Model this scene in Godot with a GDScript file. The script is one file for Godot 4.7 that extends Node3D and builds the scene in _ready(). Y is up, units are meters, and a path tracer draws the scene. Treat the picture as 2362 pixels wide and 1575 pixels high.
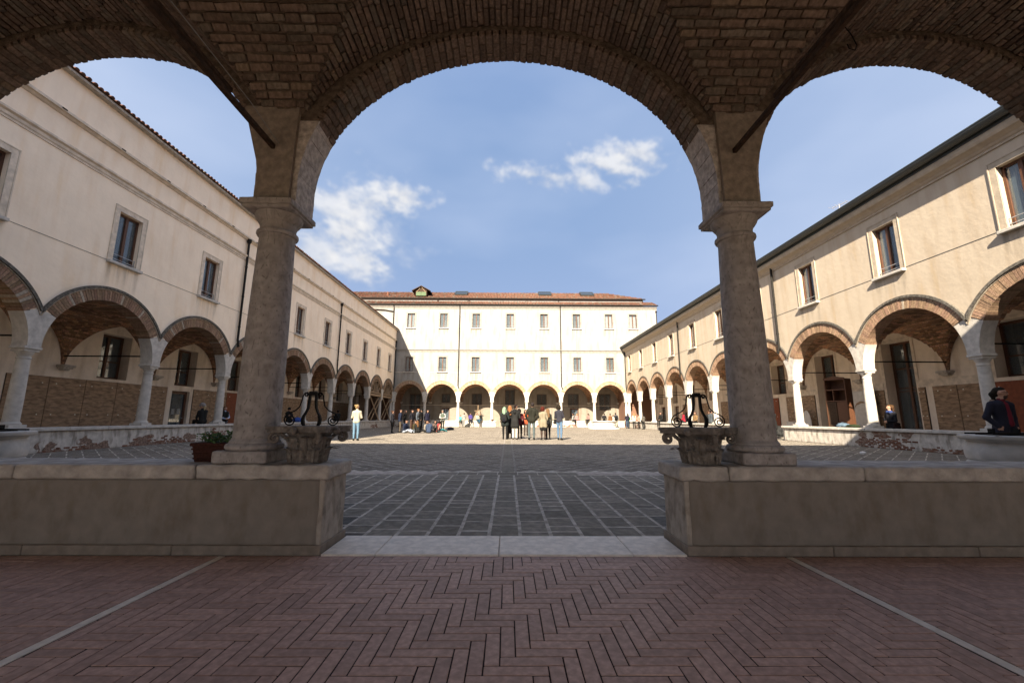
extends Node3D
# A cloister courtyard seen from inside its brick-vaulted portico. x right, y up, -z into the courtyard; V(x, y, d) takes the distance d into the courtyard.

var rng := RandomNumberGenerator.new()
var taken := {}
var mats := {}
var cache := {}


class M:
	var v := PackedVector3Array()
	var n := PackedVector3Array()
	var c := PackedColorArray()
	var uv := PackedVector2Array()
	var ix := PackedInt32Array()
	var t := Transform3D()
	var col := Color.WHITE

	func pt(p: Vector3, nn: Vector3, u := Vector2.ZERO) -> int:
		v.append(t * p)
		n.append((t.basis * nn).normalized())
		c.append(col)
		uv.append(u)
		return v.size() - 1

	# a, b, c, d run counter-clockwise seen from outside
	func q(a: Vector3, b: Vector3, cc: Vector3, d: Vector3, ua := Vector2.ZERO, ub := Vector2.ZERO, uc := Vector2.ZERO, ud := Vector2.ZERO) -> void:
		var nn := (cc - a).cross(d - b)
		var i := pt(a, nn, ua)
		pt(b, nn, ub)
		pt(cc, nn, uc)
		pt(d, nn, ud)
		ix.append_array([i, i + 2, i + 1, i, i + 3, i + 2])

	func tri(a: Vector3, b: Vector3, cc: Vector3) -> void:
		var nn := (b - a).cross(cc - a)
		var i := pt(a, nn)
		pt(b, nn)
		pt(cc, nn)
		ix.append_array([i, i + 2, i + 1])

	func box(x0: float, x1: float, y0: float, y1: float, z0: float, z1: float) -> void:
		var p := [Vector3(x0, y0, z0), Vector3(x1, y0, z0), Vector3(x1, y1, z0), Vector3(x0, y1, z0), Vector3(x0, y0, z1), Vector3(x1, y0, z1), Vector3(x1, y1, z1), Vector3(x0, y1, z1)]
		hexa(p)

	# eight corners: the four at the back (ccw seen from the front) and the four at the front
	func hexa(p: Array) -> void:
		q(p[4], p[5], p[6], p[7])
		q(p[1], p[0], p[3], p[2])
		q(p[0], p[4], p[7], p[3])
		q(p[5], p[1], p[2], p[6])
		q(p[7], p[6], p[2], p[3])
		q(p[0], p[1], p[5], p[4])

	# a box of size s about o with its edges cut off by e
	func bev(o: Vector3, s: Vector3, e: float) -> void:
		var h := s / 2.0
		for ax in 3:
			var a1 := (ax + 1) % 3
			var a2 := (ax + 2) % 3
			for sg in [-1.0, 1.0]:
				var f := []
				for k in [[-1, -1], [1, -1], [1, 1], [-1, 1]]:
					var p := Vector3.ZERO
					p[ax] = h[ax] * sg
					p[a1] = (h[a1] - e) * k[0] * sg
					p[a2] = (h[a2] - e) * k[1]
					f.append(o + p)
				q(f[0], f[1], f[2], f[3])
			for s1 in [-1.0, 1.0]:
				for s2 in [-1.0, 1.0]:
					var g := []
					for k in [[0, -1], [0, 1], [1, 1], [1, -1]]:
						var p := Vector3.ZERO
						p[a1] = (h[a1] - (0.0 if k[0] == 0 else e)) * s1
						p[a2] = (h[a2] - (e if k[0] == 0 else 0.0)) * s2
						p[ax] = (h[ax] - e) * k[1]
						g.append(o + p)
					if s1 * s2 > 0:
						q(g[3], g[2], g[1], g[0])
					else:
						q(g[0], g[1], g[2], g[3])
		for sx in [-1.0, 1.0]:
			for sy in [-1.0, 1.0]:
				for sz in [-1.0, 1.0]:
					var a := o + Vector3(h.x * sx, (h.y - e) * sy, (h.z - e) * sz)
					var b := o + Vector3((h.x - e) * sx, h.y * sy, (h.z - e) * sz)
					var cc := o + Vector3((h.x - e) * sx, (h.y - e) * sy, h.z * sz)
					if sx * sy * sz > 0:
						tri(a, b, cc)
					else:
						tri(a, cc, b)

	# prof: [[r, y], ...] from the bottom up; corners sharper than 40 degrees stay sharp
	func lathe(prof: Array, seg := 24, o := Vector3.ZERO) -> void:
		var k := prof.size()
		var nr := []
		for i in k - 1:
			nr.append(Vector2(prof[i + 1][1] - prof[i][1], prof[i][0] - prof[i + 1][0]).normalized())
		for i in k - 1:
			var na: Vector2 = nr[i]
			var nb: Vector2 = nr[i]
			if i > 0 and nr[i].dot(nr[i - 1]) > 0.7:
				na = (nr[i] + nr[i - 1]).normalized()
			if i < k - 2 and nr[i].dot(nr[i + 1]) > 0.7:
				nb = (nr[i] + nr[i + 1]).normalized()
			var b0 := v.size()
			for j in seg + 1:
				var a := TAU * j / seg
				var cs := cos(a)
				var sn := sin(a)
				pt(o + Vector3(prof[i][0] * cs, prof[i][1], prof[i][0] * sn), Vector3(na.x * cs, na.y, na.x * sn))
				pt(o + Vector3(prof[i + 1][0] * cs, prof[i + 1][1], prof[i + 1][0] * sn), Vector3(nb.x * cs, nb.y, nb.x * sn))
			for j in seg:
				var p := b0 + 2 * j
				ix.append_array([p, p + 2, p + 1, p + 1, p + 2, p + 3])

	func tube(path: Array, r: float, seg := 8, r1 := -1.0) -> void:
		var k := path.size()
		var up := Vector3.UP
		var b0 := v.size()
		for i in k:
			var d: Vector3 = (path[mini(i + 1, k - 1)] - path[maxi(i - 1, 0)]).normalized()
			if absf(d.dot(up)) > 0.95:
				up = Vector3.RIGHT if absf(d.x) < 0.9 else Vector3.BACK
			var s := d.cross(up).normalized()
			up = s.cross(d).normalized()
			var rr := r if r1 < 0 else lerpf(r, r1, float(i) / maxf(1, k - 1))
			for j in seg + 1:
				var a := TAU * j / seg
				var nn := s * cos(a) + up * sin(a)
				pt(path[i] + nn * rr, nn)
		for i in k - 1:
			for j in seg:
				var p := b0 + i * (seg + 1) + j
				ix.append_array([p, p + 1, p + seg + 1, p + 1, p + seg + 2, p + seg + 1])
		for e in [0, k - 1]:
			var i0: int = b0 + e * (seg + 1)
			var m: int = pt(path[e], path[e] - path[k - 2 if e else 1])
			v[m] = t * path[e]
			for j in seg:
				if e:
					ix.append_array([m, i0 + j, i0 + j + 1])
				else:
					ix.append_array([m, i0 + j + 1, i0 + j])

	# a flat outline (x, y) with thickness z0..z1
	func slab(poly: PackedVector2Array, z0: float, z1: float) -> void:
		if Geometry2D.is_polygon_clockwise(poly):
			poly.reverse()
		var ids := Geometry2D.triangulate_polygon(poly)
		for i in range(0, ids.size(), 3):
			var a := poly[ids[i]]
			var b := poly[ids[i + 1]]
			var d := poly[ids[i + 2]]
			if (b - a).cross(d - a) < 0:
				var s := b
				b = d
				d = s
			tri(Vector3(a.x, a.y, z1), Vector3(b.x, b.y, z1), Vector3(d.x, d.y, z1))
			tri(Vector3(a.x, a.y, z0), Vector3(d.x, d.y, z0), Vector3(b.x, b.y, z0))
		for i in poly.size():
			var a := poly[i]
			var b := poly[(i + 1) % poly.size()]
			q(Vector3(a.x, a.y, z1), Vector3(a.x, a.y, z0), Vector3(b.x, b.y, z0), Vector3(b.x, b.y, z1))

	# a wall in the plane z, x0..x1, y0..y1, with holes [x0, x1, y0, y1] whose sides run back by depth
	func wall(x0: float, x1: float, y0: float, y1: float, z: float, holes: Array, depth: float) -> void:
		var xs := [x0, x1]
		var ys := [y0, y1]
		for h in holes:
			for k in 2:
				if h[k] > x0 and h[k] < x1 and not xs.has(h[k]):
					xs.append(h[k])
				if h[k + 2] > y0 and h[k + 2] < y1 and not ys.has(h[k + 2]):
					ys.append(h[k + 2])
		xs.sort()
		ys.sort()
		for i in xs.size() - 1:
			for j in ys.size() - 1:
				var mx: float = (xs[i] + xs[i + 1]) / 2
				var my: float = (ys[j] + ys[j + 1]) / 2
				var open := false
				for h in holes:
					if mx > h[0] and mx < h[1] and my > h[2] and my < h[3]:
						open = true
				if not open:
					q(Vector3(xs[i], ys[j], z), Vector3(xs[i + 1], ys[j], z), Vector3(xs[i + 1], ys[j + 1], z), Vector3(xs[i], ys[j + 1], z))
		var b := z - depth
		for h in holes:
			q(Vector3(h[0], h[2], z), Vector3(h[0], h[2], b), Vector3(h[0], h[3], b), Vector3(h[0], h[3], z))
			q(Vector3(h[1], h[2], b), Vector3(h[1], h[2], z), Vector3(h[1], h[3], z), Vector3(h[1], h[3], b))
			q(Vector3(h[0], h[3], z), Vector3(h[0], h[3], b), Vector3(h[1], h[3], b), Vector3(h[1], h[3], z))
			q(Vector3(h[0], h[2], b), Vector3(h[0], h[2], z), Vector3(h[1], h[2], z), Vector3(h[1], h[2], b))

	func mesh(mat: Material) -> ArrayMesh:
		var a := []
		a.resize(Mesh.ARRAY_MAX)
		a[Mesh.ARRAY_VERTEX] = v
		a[Mesh.ARRAY_NORMAL] = n
		a[Mesh.ARRAY_COLOR] = c
		a[Mesh.ARRAY_TEX_UV] = uv
		a[Mesh.ARRAY_INDEX] = ix
		var m := ArrayMesh.new()
		m.add_surface_from_arrays(Mesh.PRIMITIVE_TRIANGLES, a)
		m.surface_set_material(0, mat)
		return m


func V(x: float, y: float, d: float) -> Vector3:
	return Vector3(x, y, -d)


func lin(r: float, g: float, b: float) -> Color:
	return Color(r, g, b).linear_to_srgb()


func numbered(s: String) -> String:
	if not taken.has(s):
		taken[s] = 0
		return s
	taken[s] += 1
	return "%s_%03d" % [s, taken[s]]


func tag(o: Node3D, label: String, category := "", group := "", kind := "") -> Node3D:
	o.set_meta("label", label)
	if category:
		o.set_meta("category", category)
	if group:
		o.set_meta("group", group)
	if kind:
		o.set_meta("kind", kind)
	return o


func thing(called: String, label: String, category: String, at := Vector3.ZERO, turn := 0.0, group := "", kind := "") -> Node3D:
	var o := Node3D.new()
	o.name = numbered(called)
	add_child(o)
	o.position = at
	o.rotation.y = turn
	return tag(o, label, category, group, kind)


func node(parent: Node, called: String, at := Vector3.ZERO, turn := 0.0) -> Node3D:
	var o := Node3D.new()
	o.name = called
	o.position = at
	o.rotation.y = turn
	parent.add_child(o, true)
	return o


func inst(parent: Node, called: String, mesh: Mesh, at := Transform3D()) -> MeshInstance3D:
	var o := MeshInstance3D.new()
	o.name = called if parent != self else numbered(called)
	o.mesh = mesh
	o.transform = at
	parent.add_child(o, true)
	return o


func put(parent: Node, called: String, m: M, mat: Material, at := Vector3.ZERO) -> MeshInstance3D:
	return inst(parent, called, m.mesh(mat), Transform3D(Basis(), at))


func stuff(parent: Node, called: String, mesh: Mesh, where: Array, tints: Array) -> MultiMeshInstance3D:
	var mm := MultiMesh.new()
	mm.transform_format = MultiMesh.TRANSFORM_3D
	mm.use_colors = true
	mm.mesh = mesh
	mm.instance_count = where.size()
	for i in where.size():
		mm.set_instance_transform(i, where[i])
		mm.set_instance_color(i, tints[i])
	var o := MultiMeshInstance3D.new()
	o.name = called
	o.multimesh = mm
	o.set_meta("kind", "stuff")
	parent.add_child(o, true)
	return o


# ---------------------------------------------------------------- materials
func noise_tex(freq: float, octaves: int, lo: float, hi: float, seed_: int, size := 512, normal := false, strength := 6.0) -> NoiseTexture2D:
	var f := FastNoiseLite.new()
	f.noise_type = FastNoiseLite.TYPE_SIMPLEX_SMOOTH
	f.seed = seed_
	f.frequency = freq
	f.fractal_octaves = octaves
	f.fractal_gain = 0.55
	var t := NoiseTexture2D.new()
	t.width = size
	t.height = size
	t.seamless = true
	t.noise = f
	if normal:
		t.as_normal_map = true
		t.bump_strength = strength
	else:
		var g := Gradient.new()
		g.colors = PackedColorArray([Color(lo, lo, lo), Color(hi, hi, hi)])
		t.color_ramp = g
	return t


func mat(key: String, color: Color, rough := 0.85, vary := 0.0, scale := 1.0, bump := 0.0, spec := 0.4) -> StandardMaterial3D:
	if mats.has(key):
		return mats[key]
	var m := StandardMaterial3D.new()
	m.resource_name = key
	m.albedo_color = color
	m.roughness = rough
	m.metallic_specular = spec
	if vary > 0:
		var k := "tone%d" % int(vary * 100)
		if not cache.has(k):
			cache[k] = noise_tex(0.012, 6, 1.0 - vary, 1.0, 7 + int(vary * 100))
		m.albedo_texture = cache[k]
	if bump > 0:
		if not cache.has("bump"):
			cache.bump = noise_tex(0.05, 5, 0, 1, 21, 512, true, 5.0)
		m.normal_enabled = true
		m.normal_texture = cache.bump
		m.normal_scale = bump
	if vary > 0 or bump > 0:
		m.uv1_triplanar = true
		m.uv1_world_triplanar = true
		m.uv1_scale = Vector3.ONE * scale
	mats[key] = m
	return m


func tinted(m: StandardMaterial3D) -> StandardMaterial3D:
	m.vertex_color_use_as_albedo = true
	return m


# rain streaks and grime over a wall, multiplied in; long in y
func streaks(m: StandardMaterial3D, lo: float, seed_: int, sc := Vector3(0.22, 0.035, 0.22)) -> StandardMaterial3D:
	var k := "streak%d_%d" % [seed_, int(lo * 100)]
	if not cache.has(k):
		var t := noise_tex(0.014, 5, 1, 1, seed_)
		var g := Gradient.new()
		g.offsets = PackedFloat32Array([0.0, 0.3, 0.55, 1.0])
		g.colors = PackedColorArray([Color(lo, lo * 0.97, lo * 0.92), Color(0.5 + lo / 2, 0.5 + lo / 2 * 0.98, 0.5 + lo / 2 * 0.96), Color.WHITE, Color.WHITE])
		t.color_ramp = g
		cache[k] = t
	m.detail_enabled = true
	m.detail_albedo = cache[k]
	m.detail_blend_mode = BaseMaterial3D.BLEND_MODE_MUL
	m.detail_uv_layer = BaseMaterial3D.DETAIL_UV_2
	m.uv2_triplanar = true
	m.uv2_world_triplanar = true
	m.uv2_scale = sc
	return m


# fine dark cracks and veins
func veins(m: StandardMaterial3D, seed_: int, dark: float) -> StandardMaterial3D:
	var t := noise_tex(0.009, 4, 1, 1, seed_)
	var n: FastNoiseLite = t.noise
	n.fractal_type = FastNoiseLite.FRACTAL_RIDGED
	n.fractal_gain = 0.35
	var g := Gradient.new()
	g.offsets = PackedFloat32Array([0.0, 0.35, 0.80, 0.90, 1.0])
	g.colors = PackedColorArray([Color(0.80, 0.79, 0.78), Color.WHITE, Color.WHITE, Color(0.8, 0.79, 0.78), Color(dark, dark, dark)])
	t.color_ramp = g
	m.detail_enabled = true
	m.detail_albedo = t
	m.detail_blend_mode = BaseMaterial3D.BLEND_MODE_MUL
	m.detail_uv_layer = BaseMaterial3D.DETAIL_UV_2
	m.uv2_triplanar = true
	m.uv2_world_triplanar = true
	m.uv2_scale = Vector3(1.9, 0.8, 1.9)
	return m


# brickwork too small to tell apart: 8 x 16 bricks, u 2 m, v 1.12 m
func brickwork(key: String, tone: Color, mortar: Color) -> StandardMaterial3D:
	if mats.has(key):
		return mats[key]
	var w := 512
	var im := Image.create(w, w, false, Image.FORMAT_RGB8)
	var hm := Image.create(w, w, false, Image.FORMAT_RGB8)
	var f := FastNoiseLite.new()
	f.frequency = 0.06
	f.fractal_octaves = 3
	im.fill(mortar)
	hm.fill(Color(0.25, 0.25, 0.25))
	for j in 16:
		for i in 8:
			var k := rng.randf_range(0.62, 1.15)
			var cc := Color(tone.r * k * rng.randf_range(0.95, 1.06), tone.g * k, tone.b * k * rng.randf_range(0.92, 1.05))
			var x0 := i * 64 + (32 if j % 2 else 0) + rng.randi_range(1, 5)
			var wd := rng.randi_range(55, 60)
			var y0 := j * 32 + rng.randi_range(2, 4)
			var ht := rng.randi_range(24, 28)
			var hh := rng.randf_range(0.7, 1.0)
			for y in range(y0, y0 + ht):
				for x in range(x0, x0 + wd):
					var nz := f.get_noise_2d(x, y) * 0.3 + 1.0
					im.set_pixel(x % w, y % w, Color(cc.r * nz, cc.g * nz, cc.b * nz))
					hm.set_pixel(x % w, y % w, Color(hh * nz, 0, 0))
	var m := StandardMaterial3D.new()
	m.resource_name = key
	m.albedo_texture = ImageTexture.create_from_image(im)
	m.roughness = 0.95
	m.metallic_specular = 0.2
	m.heightmap_enabled = true
	m.heightmap_texture = ImageTexture.create_from_image(hm)
	m.heightmap_scale = 1.2
	mats[key] = m
	return m


func ell(r: float, b: float, th: float, xm := 0.0, y0 := 0.0) -> Vector2:
	return Vector2(xm + r * cos(th), y0 + b * sin(th))


func _ready() -> void:
	rng.seed = 4711
	# ------------------------------------------------ camera, sky, sun, exposure
	var cam := Camera3D.new()
	cam.name = "camera"
	var pitch := atan(176.0 / 985.0)
	var yaw := atan(8.0 / 985.0)
	var fw := Vector3(sin(yaw) * cos(pitch), sin(pitch), -cos(yaw) * cos(pitch))
	var rt := Vector3(cos(yaw), 0, sin(yaw))
	var up := rt.cross(fw)
	var roll := deg_to_rad(0.25)
	var r2 := rt * cos(roll) + up * sin(roll)
	var u2 := up * cos(roll) - rt * sin(roll)
	cam.transform = Transform3D(Basis(r2, u2, -fw), Vector3(0, 1.1, 0))
	cam.fov = rad_to_deg(2.0 * atan(787.5 / 985.0))
	cam.near = 0.05
	cam.far = 2000.0
	add_child(cam)
	var env := Environment.new()
	env.background_mode = Environment.BG_SKY
	env.sky = Sky.new()
	env.sky.sky_material = sky_material()
	env.background_energy_multiplier = 1.0
	env.tonemap_mode = Environment.TONE_MAPPER_LINEAR
	env.tonemap_exposure = EXPOSURE
	env.sdfgi_enabled = true
	env.ssao_enabled = true
	env.ssil_enabled = true
	var we := WorldEnvironment.new()
	we.name = "environment"
	we.environment = env
	add_child(we)
	var sun := DirectionalLight3D.new()
	sun.name = "sun"
	sun.basis = Basis.looking_at(-SUN)
	sun.light_energy = 1.6
	sun.light_angular_distance = 0.5
	sun.light_color = Color(1.0, 0.945, 0.85)
	sun.shadow_enabled = true
	add_child(sun)
	make_materials()
	# ------------------------------------------------ the setting and the buildings
	ground_and_paving()
	portico()
	left_wing()
	right_wing()
	back_wing()
	# ------------------------------------------------ things
	parapet_things()
	courtyard_things()
	people()


const SUN := Vector3(-0.263, 0.542, 0.797)
const EXPOSURE := 4.0


func sky_material() -> PanoramaSkyMaterial:
	var w := 2048
	var h := 1024
	var im := Image.create(w, h, false, Image.FORMAT_RGBF)
	var f := FastNoiseLite.new()
	f.seed = 5
	f.frequency = 0.8
	f.fractal_octaves = 6
	f.fractal_gain = 0.55
	var f2 := FastNoiseLite.new()
	f2.seed = 11
	f2.frequency = 0.9
	f2.fractal_octaves = 4
	# clouds: azimuth, elevation (degrees), half sizes, tilt, strength
	var clouds := [[-18.5, 26.8, 5.4, 2.6, 0.0, 1.0], [-14.8, 28.3, 4.2, 2.0, 0.15, 1.0], [-23.5, 25.6, 5.0, 3.4, 0.0, 0.9], [-21.4, 22.5, 4.8, 4.2, 0.5, 1.0], [-20.2, 19.6, 4.2, 2.6, 0.0, 0.9], [-26.0, 20.4, 5.0, 3.2, 0.0, 0.8], [-20.0, 23.0, 8.0, 6.0, 0.0, 0.25], [4.6, 31.3, 7.0, 1.7, 0.10, 0.85], [11.0, 30.3, 3.2, 1.7, 0.45, 0.8], [14.5, 31.9, 7.0, 2.0, 0.16, 1.05], [18.6, 32.8, 4.6, 1.5, 0.3, 0.95],
		[96.0, 33.0, 9.0, 3.5, 0.1, 0.9], [150.0, 26.0, 11.0, 4.0, -0.1, 0.9], [-80.0, 30.0, 8.0, 4.0, 0.2, 0.8], [-135.0, 38.0, 10.0, 4.0, 0.0, 0.8], [60.0, 50.0, 7.0, 3.0, 0.3, 0.6]]
	# given as they show at the exposure set above
	var zen := Vector3(0.21, 0.31, 0.60)
	var mid := Vector3(0.245, 0.365, 0.60)
	var low := Vector3(0.29, 0.395, 0.63)
	var white := Vector3(0.86, 0.85, 0.84)
	for j in h / 2 + 2:
		var el := 90.0 - (j + 0.5) / h * 180.0
		var ce := cos(deg_to_rad(el))
		var e := clampf(el / 90.0, 0, 1)
		var base := low.lerp(mid, smoothstep(0.05, 0.28, e)).lerp(zen, smoothstep(0.3, 0.95, e))
		for i in w:
			var az := fposmod((i + 0.5) / w * 360.0 + 180.0, 360.0) - 180.0
			var ra := deg_to_rad(az)
			var d := Vector3(sin(ra) * ce, sin(deg_to_rad(el)), -cos(ra) * ce)
			var c := base
			# a clear sky is several times as bright round the sun as opposite to it, and whiter there
			var chi := d.angle_to(SUN)
			var round_sun := 10.0 * (exp(-3.0 * chi) - 0.009) + 0.45 * pow(cos(chi), 2)
			var glow := clampf(round_sun, 0.0, 5.0)
			var own := c.y
			c = c.lerp(Vector3(0.62, 0.60, 0.58), clampf(glow * 0.45, 0, 0.85))
			c *= own / c.y * (1.0 + glow)
			# thin veils of high cloud, denser to the sides
			var veil := f2.get_noise_3d(d.x * 2.0, d.y * 5.0, d.z * 2.0) * 0.5 + 0.5
			c = c.lerp(Vector3(0.64, 0.72, 0.90), clampf((veil - 0.45) * 0.5, 0, 0.3) + 0.58 * smoothstep(0.1, 1.0, absf(d.x)))
			for k in clouds:
				var dx: float = az - k[0]
				var dy: float = el - k[1]
				if absf(dx) > k[2] * 2.6 or absf(dy) > k[3] * 3.2:
					continue
				var sx: float = dx * cos(k[4]) - dy * sin(k[4])
				var sy: float = dx * sin(k[4]) + dy * cos(k[4])
				var r := Vector2(sx / k[2], sy / k[3]).length()
				var o: float = k[0] * 13.7
				var nz := f.get_noise_2d(sx * 0.16 + o, sy * 0.30) * 0.9 + f.get_noise_2d(sx * 0.55 + o, sy * 0.9) * 0.45
				var a: float = pow(smoothstep(0.0, 1.15, 1.12 - r + nz * 1.1), 1.25) * k[5] * 0.74
				if a > 0:
					var lit := 0.84 + 0.16 * clampf(0.4 + sy / k[3] * 0.6 + nz * 1.4, 0, 1)
					c = c.lerp(white * lit, a)
			im.set_pixel(i, j, Color(c.x, c.y, c.z) * (1.14 / EXPOSURE))
	im.fill_rect(Rect2i(0, h / 2 + 2, w, h / 2 - 2), Color(0.15, 0.14, 0.12))
	var s := PanoramaSkyMaterial.new()
	s.panorama = ImageTexture.create_from_image(im)
	return s


func make_materials() -> void:
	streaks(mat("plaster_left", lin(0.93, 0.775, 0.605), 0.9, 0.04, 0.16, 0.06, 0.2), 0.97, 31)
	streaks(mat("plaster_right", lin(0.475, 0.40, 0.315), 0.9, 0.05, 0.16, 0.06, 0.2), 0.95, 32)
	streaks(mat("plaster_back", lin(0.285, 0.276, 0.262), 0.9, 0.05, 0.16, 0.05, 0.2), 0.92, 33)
	streaks(mat("plaster_inner", lin(0.80, 0.69, 0.57), 0.9, 0.08, 0.25, 0.1, 0.2), 0.88, 34)
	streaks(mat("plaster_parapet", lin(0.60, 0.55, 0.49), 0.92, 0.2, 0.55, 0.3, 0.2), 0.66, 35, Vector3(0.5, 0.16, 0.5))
	mat("plaster_portico", lin(0.74, 0.67, 0.58), 0.9, 0.08, 0.3, 0.1, 0.2)
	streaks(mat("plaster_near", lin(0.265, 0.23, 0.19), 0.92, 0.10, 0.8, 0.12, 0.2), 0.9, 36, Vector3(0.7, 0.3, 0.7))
	mat("white_stone", lin(0.57, 0.53, 0.48), 0.75, 0.2, 0.6, 0.15, 0.3)
	mat("coping_stone", lin(0.58, 0.52, 0.45), 0.8, 0.3, 0.8, 0.6, 0.3)
	(mat("column_stone", lin(0.44, 0.40, 0.37), 0.8, 0.25, 1.3, 0.25, 0.3))
	streaks(mat("lit_end_plaster", lin(0.44, 0.385, 0.32), 0.92, 0.15, 1.2, 0.2, 0.2), 0.74, 39, Vector3(0.9, 0.5, 0.9))  # the parapet render again, paler: courtyard light painted into its colour
	mat("plinth", lin(0.30, 0.25, 0.20), 0.9, 0.2, 1.0, 0.2, 0.2)
	mat("head_stone", lin(0.34, 0.285, 0.235), 0.9, 0.25, 1.6, 0.4, 0.25)
	mat("rough_stone", lin(0.70, 0.63, 0.57), 0.9, 0.35, 1.8, 1.0, 0.25)
	mat("carved_stone", lin(0.30, 0.26, 0.22), 0.85, 0.45, 2.2, 0.9, 0.3)
	mat("threshold_stone", lin(0.86, 0.765, 0.65), 0.6, 0.16, 1.4, 0.25, 0.4)
	tinted(mat("old_brick", Color.WHITE, 0.95, 0.4, 3.0, 1.0, 0.15))
	tinted(mat("arch_brick", Color.WHITE, 0.92, 0.3, 1.5, 0.6, 0.2))
	mat("mortar", lin(0.20, 0.155, 0.12), 0.95, 0.4, 1.5, 1.0, 0.15)
	mat("arch_mortar", lin(0.42, 0.33, 0.25), 0.95, 0.3, 1.5, 0.6, 0.15)
	mat("floor_joint", lin(0.04, 0.03, 0.03), 0.9, 0.3, 3.0, 0.5, 0.2)
	for i in 6:
		var k: float = [0.88, 0.95, 1.0, 1.04, 1.09, 0.92][i]
		mat("floor_brick_%d" % i, lin(0.57 * k, 0.37 * k, 0.295 * k), 0.62, 0.22, 2.5 + i * 0.2, 0.3, 0.35)
	tinted(mat("floor_brick_far", Color.WHITE, 0.62, 0.22, 2.5, 0.3, 0.35))
	mat("paving_joint", lin(0.68, 0.60, 0.50), 0.95, 0.35, 0.9, 0.6, 0.2)
	for i in 6:
		var k: float = [0.82, 0.95, 1.0, 1.08, 1.2, 0.88][i]
		mat("paving_%d" % i, lin(0.27 * k, 0.235 * k, 0.185 * k), 0.8, 0.3, 0.9 + i * 0.1, 0.6, 0.3)
	tinted(mat("paving_far", Color.WHITE, 0.9, 0.3, 0.9, 0.5, 0.2))
	mat("ground", lin(0.24, 0.22, 0.19), 0.95, 0.3, 0.3, 0.5, 0.2)
	brickwork("vault_brick", Color(0.60, 0.46, 0.37), Color(0.48, 0.40, 0.33))
	mat("iron", lin(0.010, 0.0095, 0.009), 0.65, 0.3, 4.0, 0.3, 0.25)
	mat("pipe", lin(0.016, 0.014, 0.012), 0.7, 0, 1, 0, 0.3)
	mat("gutter", lin(0.030, 0.034, 0.032), 0.5, 0, 1, 0, 0.5)
	mat("frame_wood", lin(0.13, 0.055, 0.028), 0.55, 0.3, 3.0, 0.2, 0.4)
	mat("dark_wood", lin(0.075, 0.045, 0.028), 0.75, 0.45, 2.0, 0.6, 0.3)
	mat("pale_wood", lin(0.36, 0.25, 0.155), 0.75, 0.3, 2.0, 0.3, 0.3)
	mat("panel_wood", lin(0.40, 0.265, 0.165), 0.6, 0.25, 0.5, 0.2, 0.35)
	streaks(mats.panel_wood, 0.72, 38, Vector3(0.35, 0.9, 0.35))
	mat("red_panel", lin(0.26, 0.065, 0.025), 0.6, 0.25, 0.8, 0.1, 0.35)
	mat("room_dark", lin(0.05, 0.045, 0.04), 0.9)
	mat("curtain", lin(0.27, 0.27, 0.26), 0.9, 0.1, 1.0)
	mat("white_board", lin(0.62, 0.58, 0.54), 0.8, 0.1, 0.6)
	tinted(mat("roof_tile", Color.WHITE, 0.9, 0.35, 0.8, 0.4, 0.2))
	mat("roof_base", lin(0.16, 0.085, 0.055), 0.95)
	mat("shutter", lin(0.085, 0.13, 0.065), 0.7)
	mat("terracotta", lin(0.075, 0.028, 0.02), 0.85, 0.3, 5.0, 0.4, 0.25)
	mat("soil", lin(0.03, 0.022, 0.016), 1.0)
	mat("metal", lin(0.30, 0.30, 0.31), 0.4, 0, 1, 0, 0.5)
	mat("bolt", lin(0.7, 0.66, 0.55), 0.35)
	var lf := tinted(mat("leaf", Color.WHITE, 0.6))
	lf.backlight_enabled = true
	lf.backlight = Color(0.3, 0.4, 0.2)
	tinted(mat("skin_and_cloth", Color.WHITE, 0.85, 0, 1, 0, 0.3))
	mat("arch_moulding", lin(0.50, 0.42, 0.33), 0.9, 0.3, 0.8, 0.5, 0.2)
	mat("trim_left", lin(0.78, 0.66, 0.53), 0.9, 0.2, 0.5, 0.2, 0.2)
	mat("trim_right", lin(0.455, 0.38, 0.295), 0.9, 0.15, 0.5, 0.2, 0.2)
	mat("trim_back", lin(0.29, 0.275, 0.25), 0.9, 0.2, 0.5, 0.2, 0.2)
	streaks(mat("plaster_far", lin(0.225, 0.198, 0.165), 0.9, 0.08, 0.25, 0.1, 0.2), 0.88, 34)
	mat("bare_patch", lin(0.36, 0.25, 0.195), 0.95, 0.45, 1.6, 0.8, 0.15)
	mats.panel_wood.uv1_scale = Vector3(0.25, 1.5, 0.25)
	mat("grimy_moulding", lin(0.21, 0.19, 0.165), 0.95, 0.45, 1.2, 0.6, 0.15)
	for i in 3:
		var im := Image.create(96, 128, false, Image.FORMAT_RGBA8)
		var f := FastNoiseLite.new()
		f.seed = 60 + i
		f.frequency = 0.07
		f.fractal_octaves = 3
		for x in 96:
			var u := absf(x - 47.5) / 47.5
			var s := clampf(f.get_noise_2d(x * 1.3, 0) * 1.2 + 0.35 + 0.4 * smoothstep(0.62, 0.8, u), 0, 1) * (1.0 - smoothstep(0.84, 1.0, u))
			var reach := 0.35 + 0.65 * clampf(f.get_noise_2d(x * 0.8, 90) + 0.5, 0, 1)
			for y in 128:
				var v := y / 127.0
				var a := s * pow(clampf(1.0 - v / reach, 0, 1), 0.9) * (0.75 + 0.5 * f.get_noise_2d(x, y * 0.25))
				im.set_pixel(x, y, Color(0.30, 0.27, 0.23, clampf(a * 0.30, 0, 1)))
		var rs := StandardMaterial3D.new()
		rs.resource_name = "rain_stain_%d" % i
		rs.transparency = BaseMaterial3D.TRANSPARENCY_ALPHA
		rs.albedo_texture = ImageTexture.create_from_image(im)
		rs.roughness = 0.95
		rs.metallic_specular = 0.2
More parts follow.
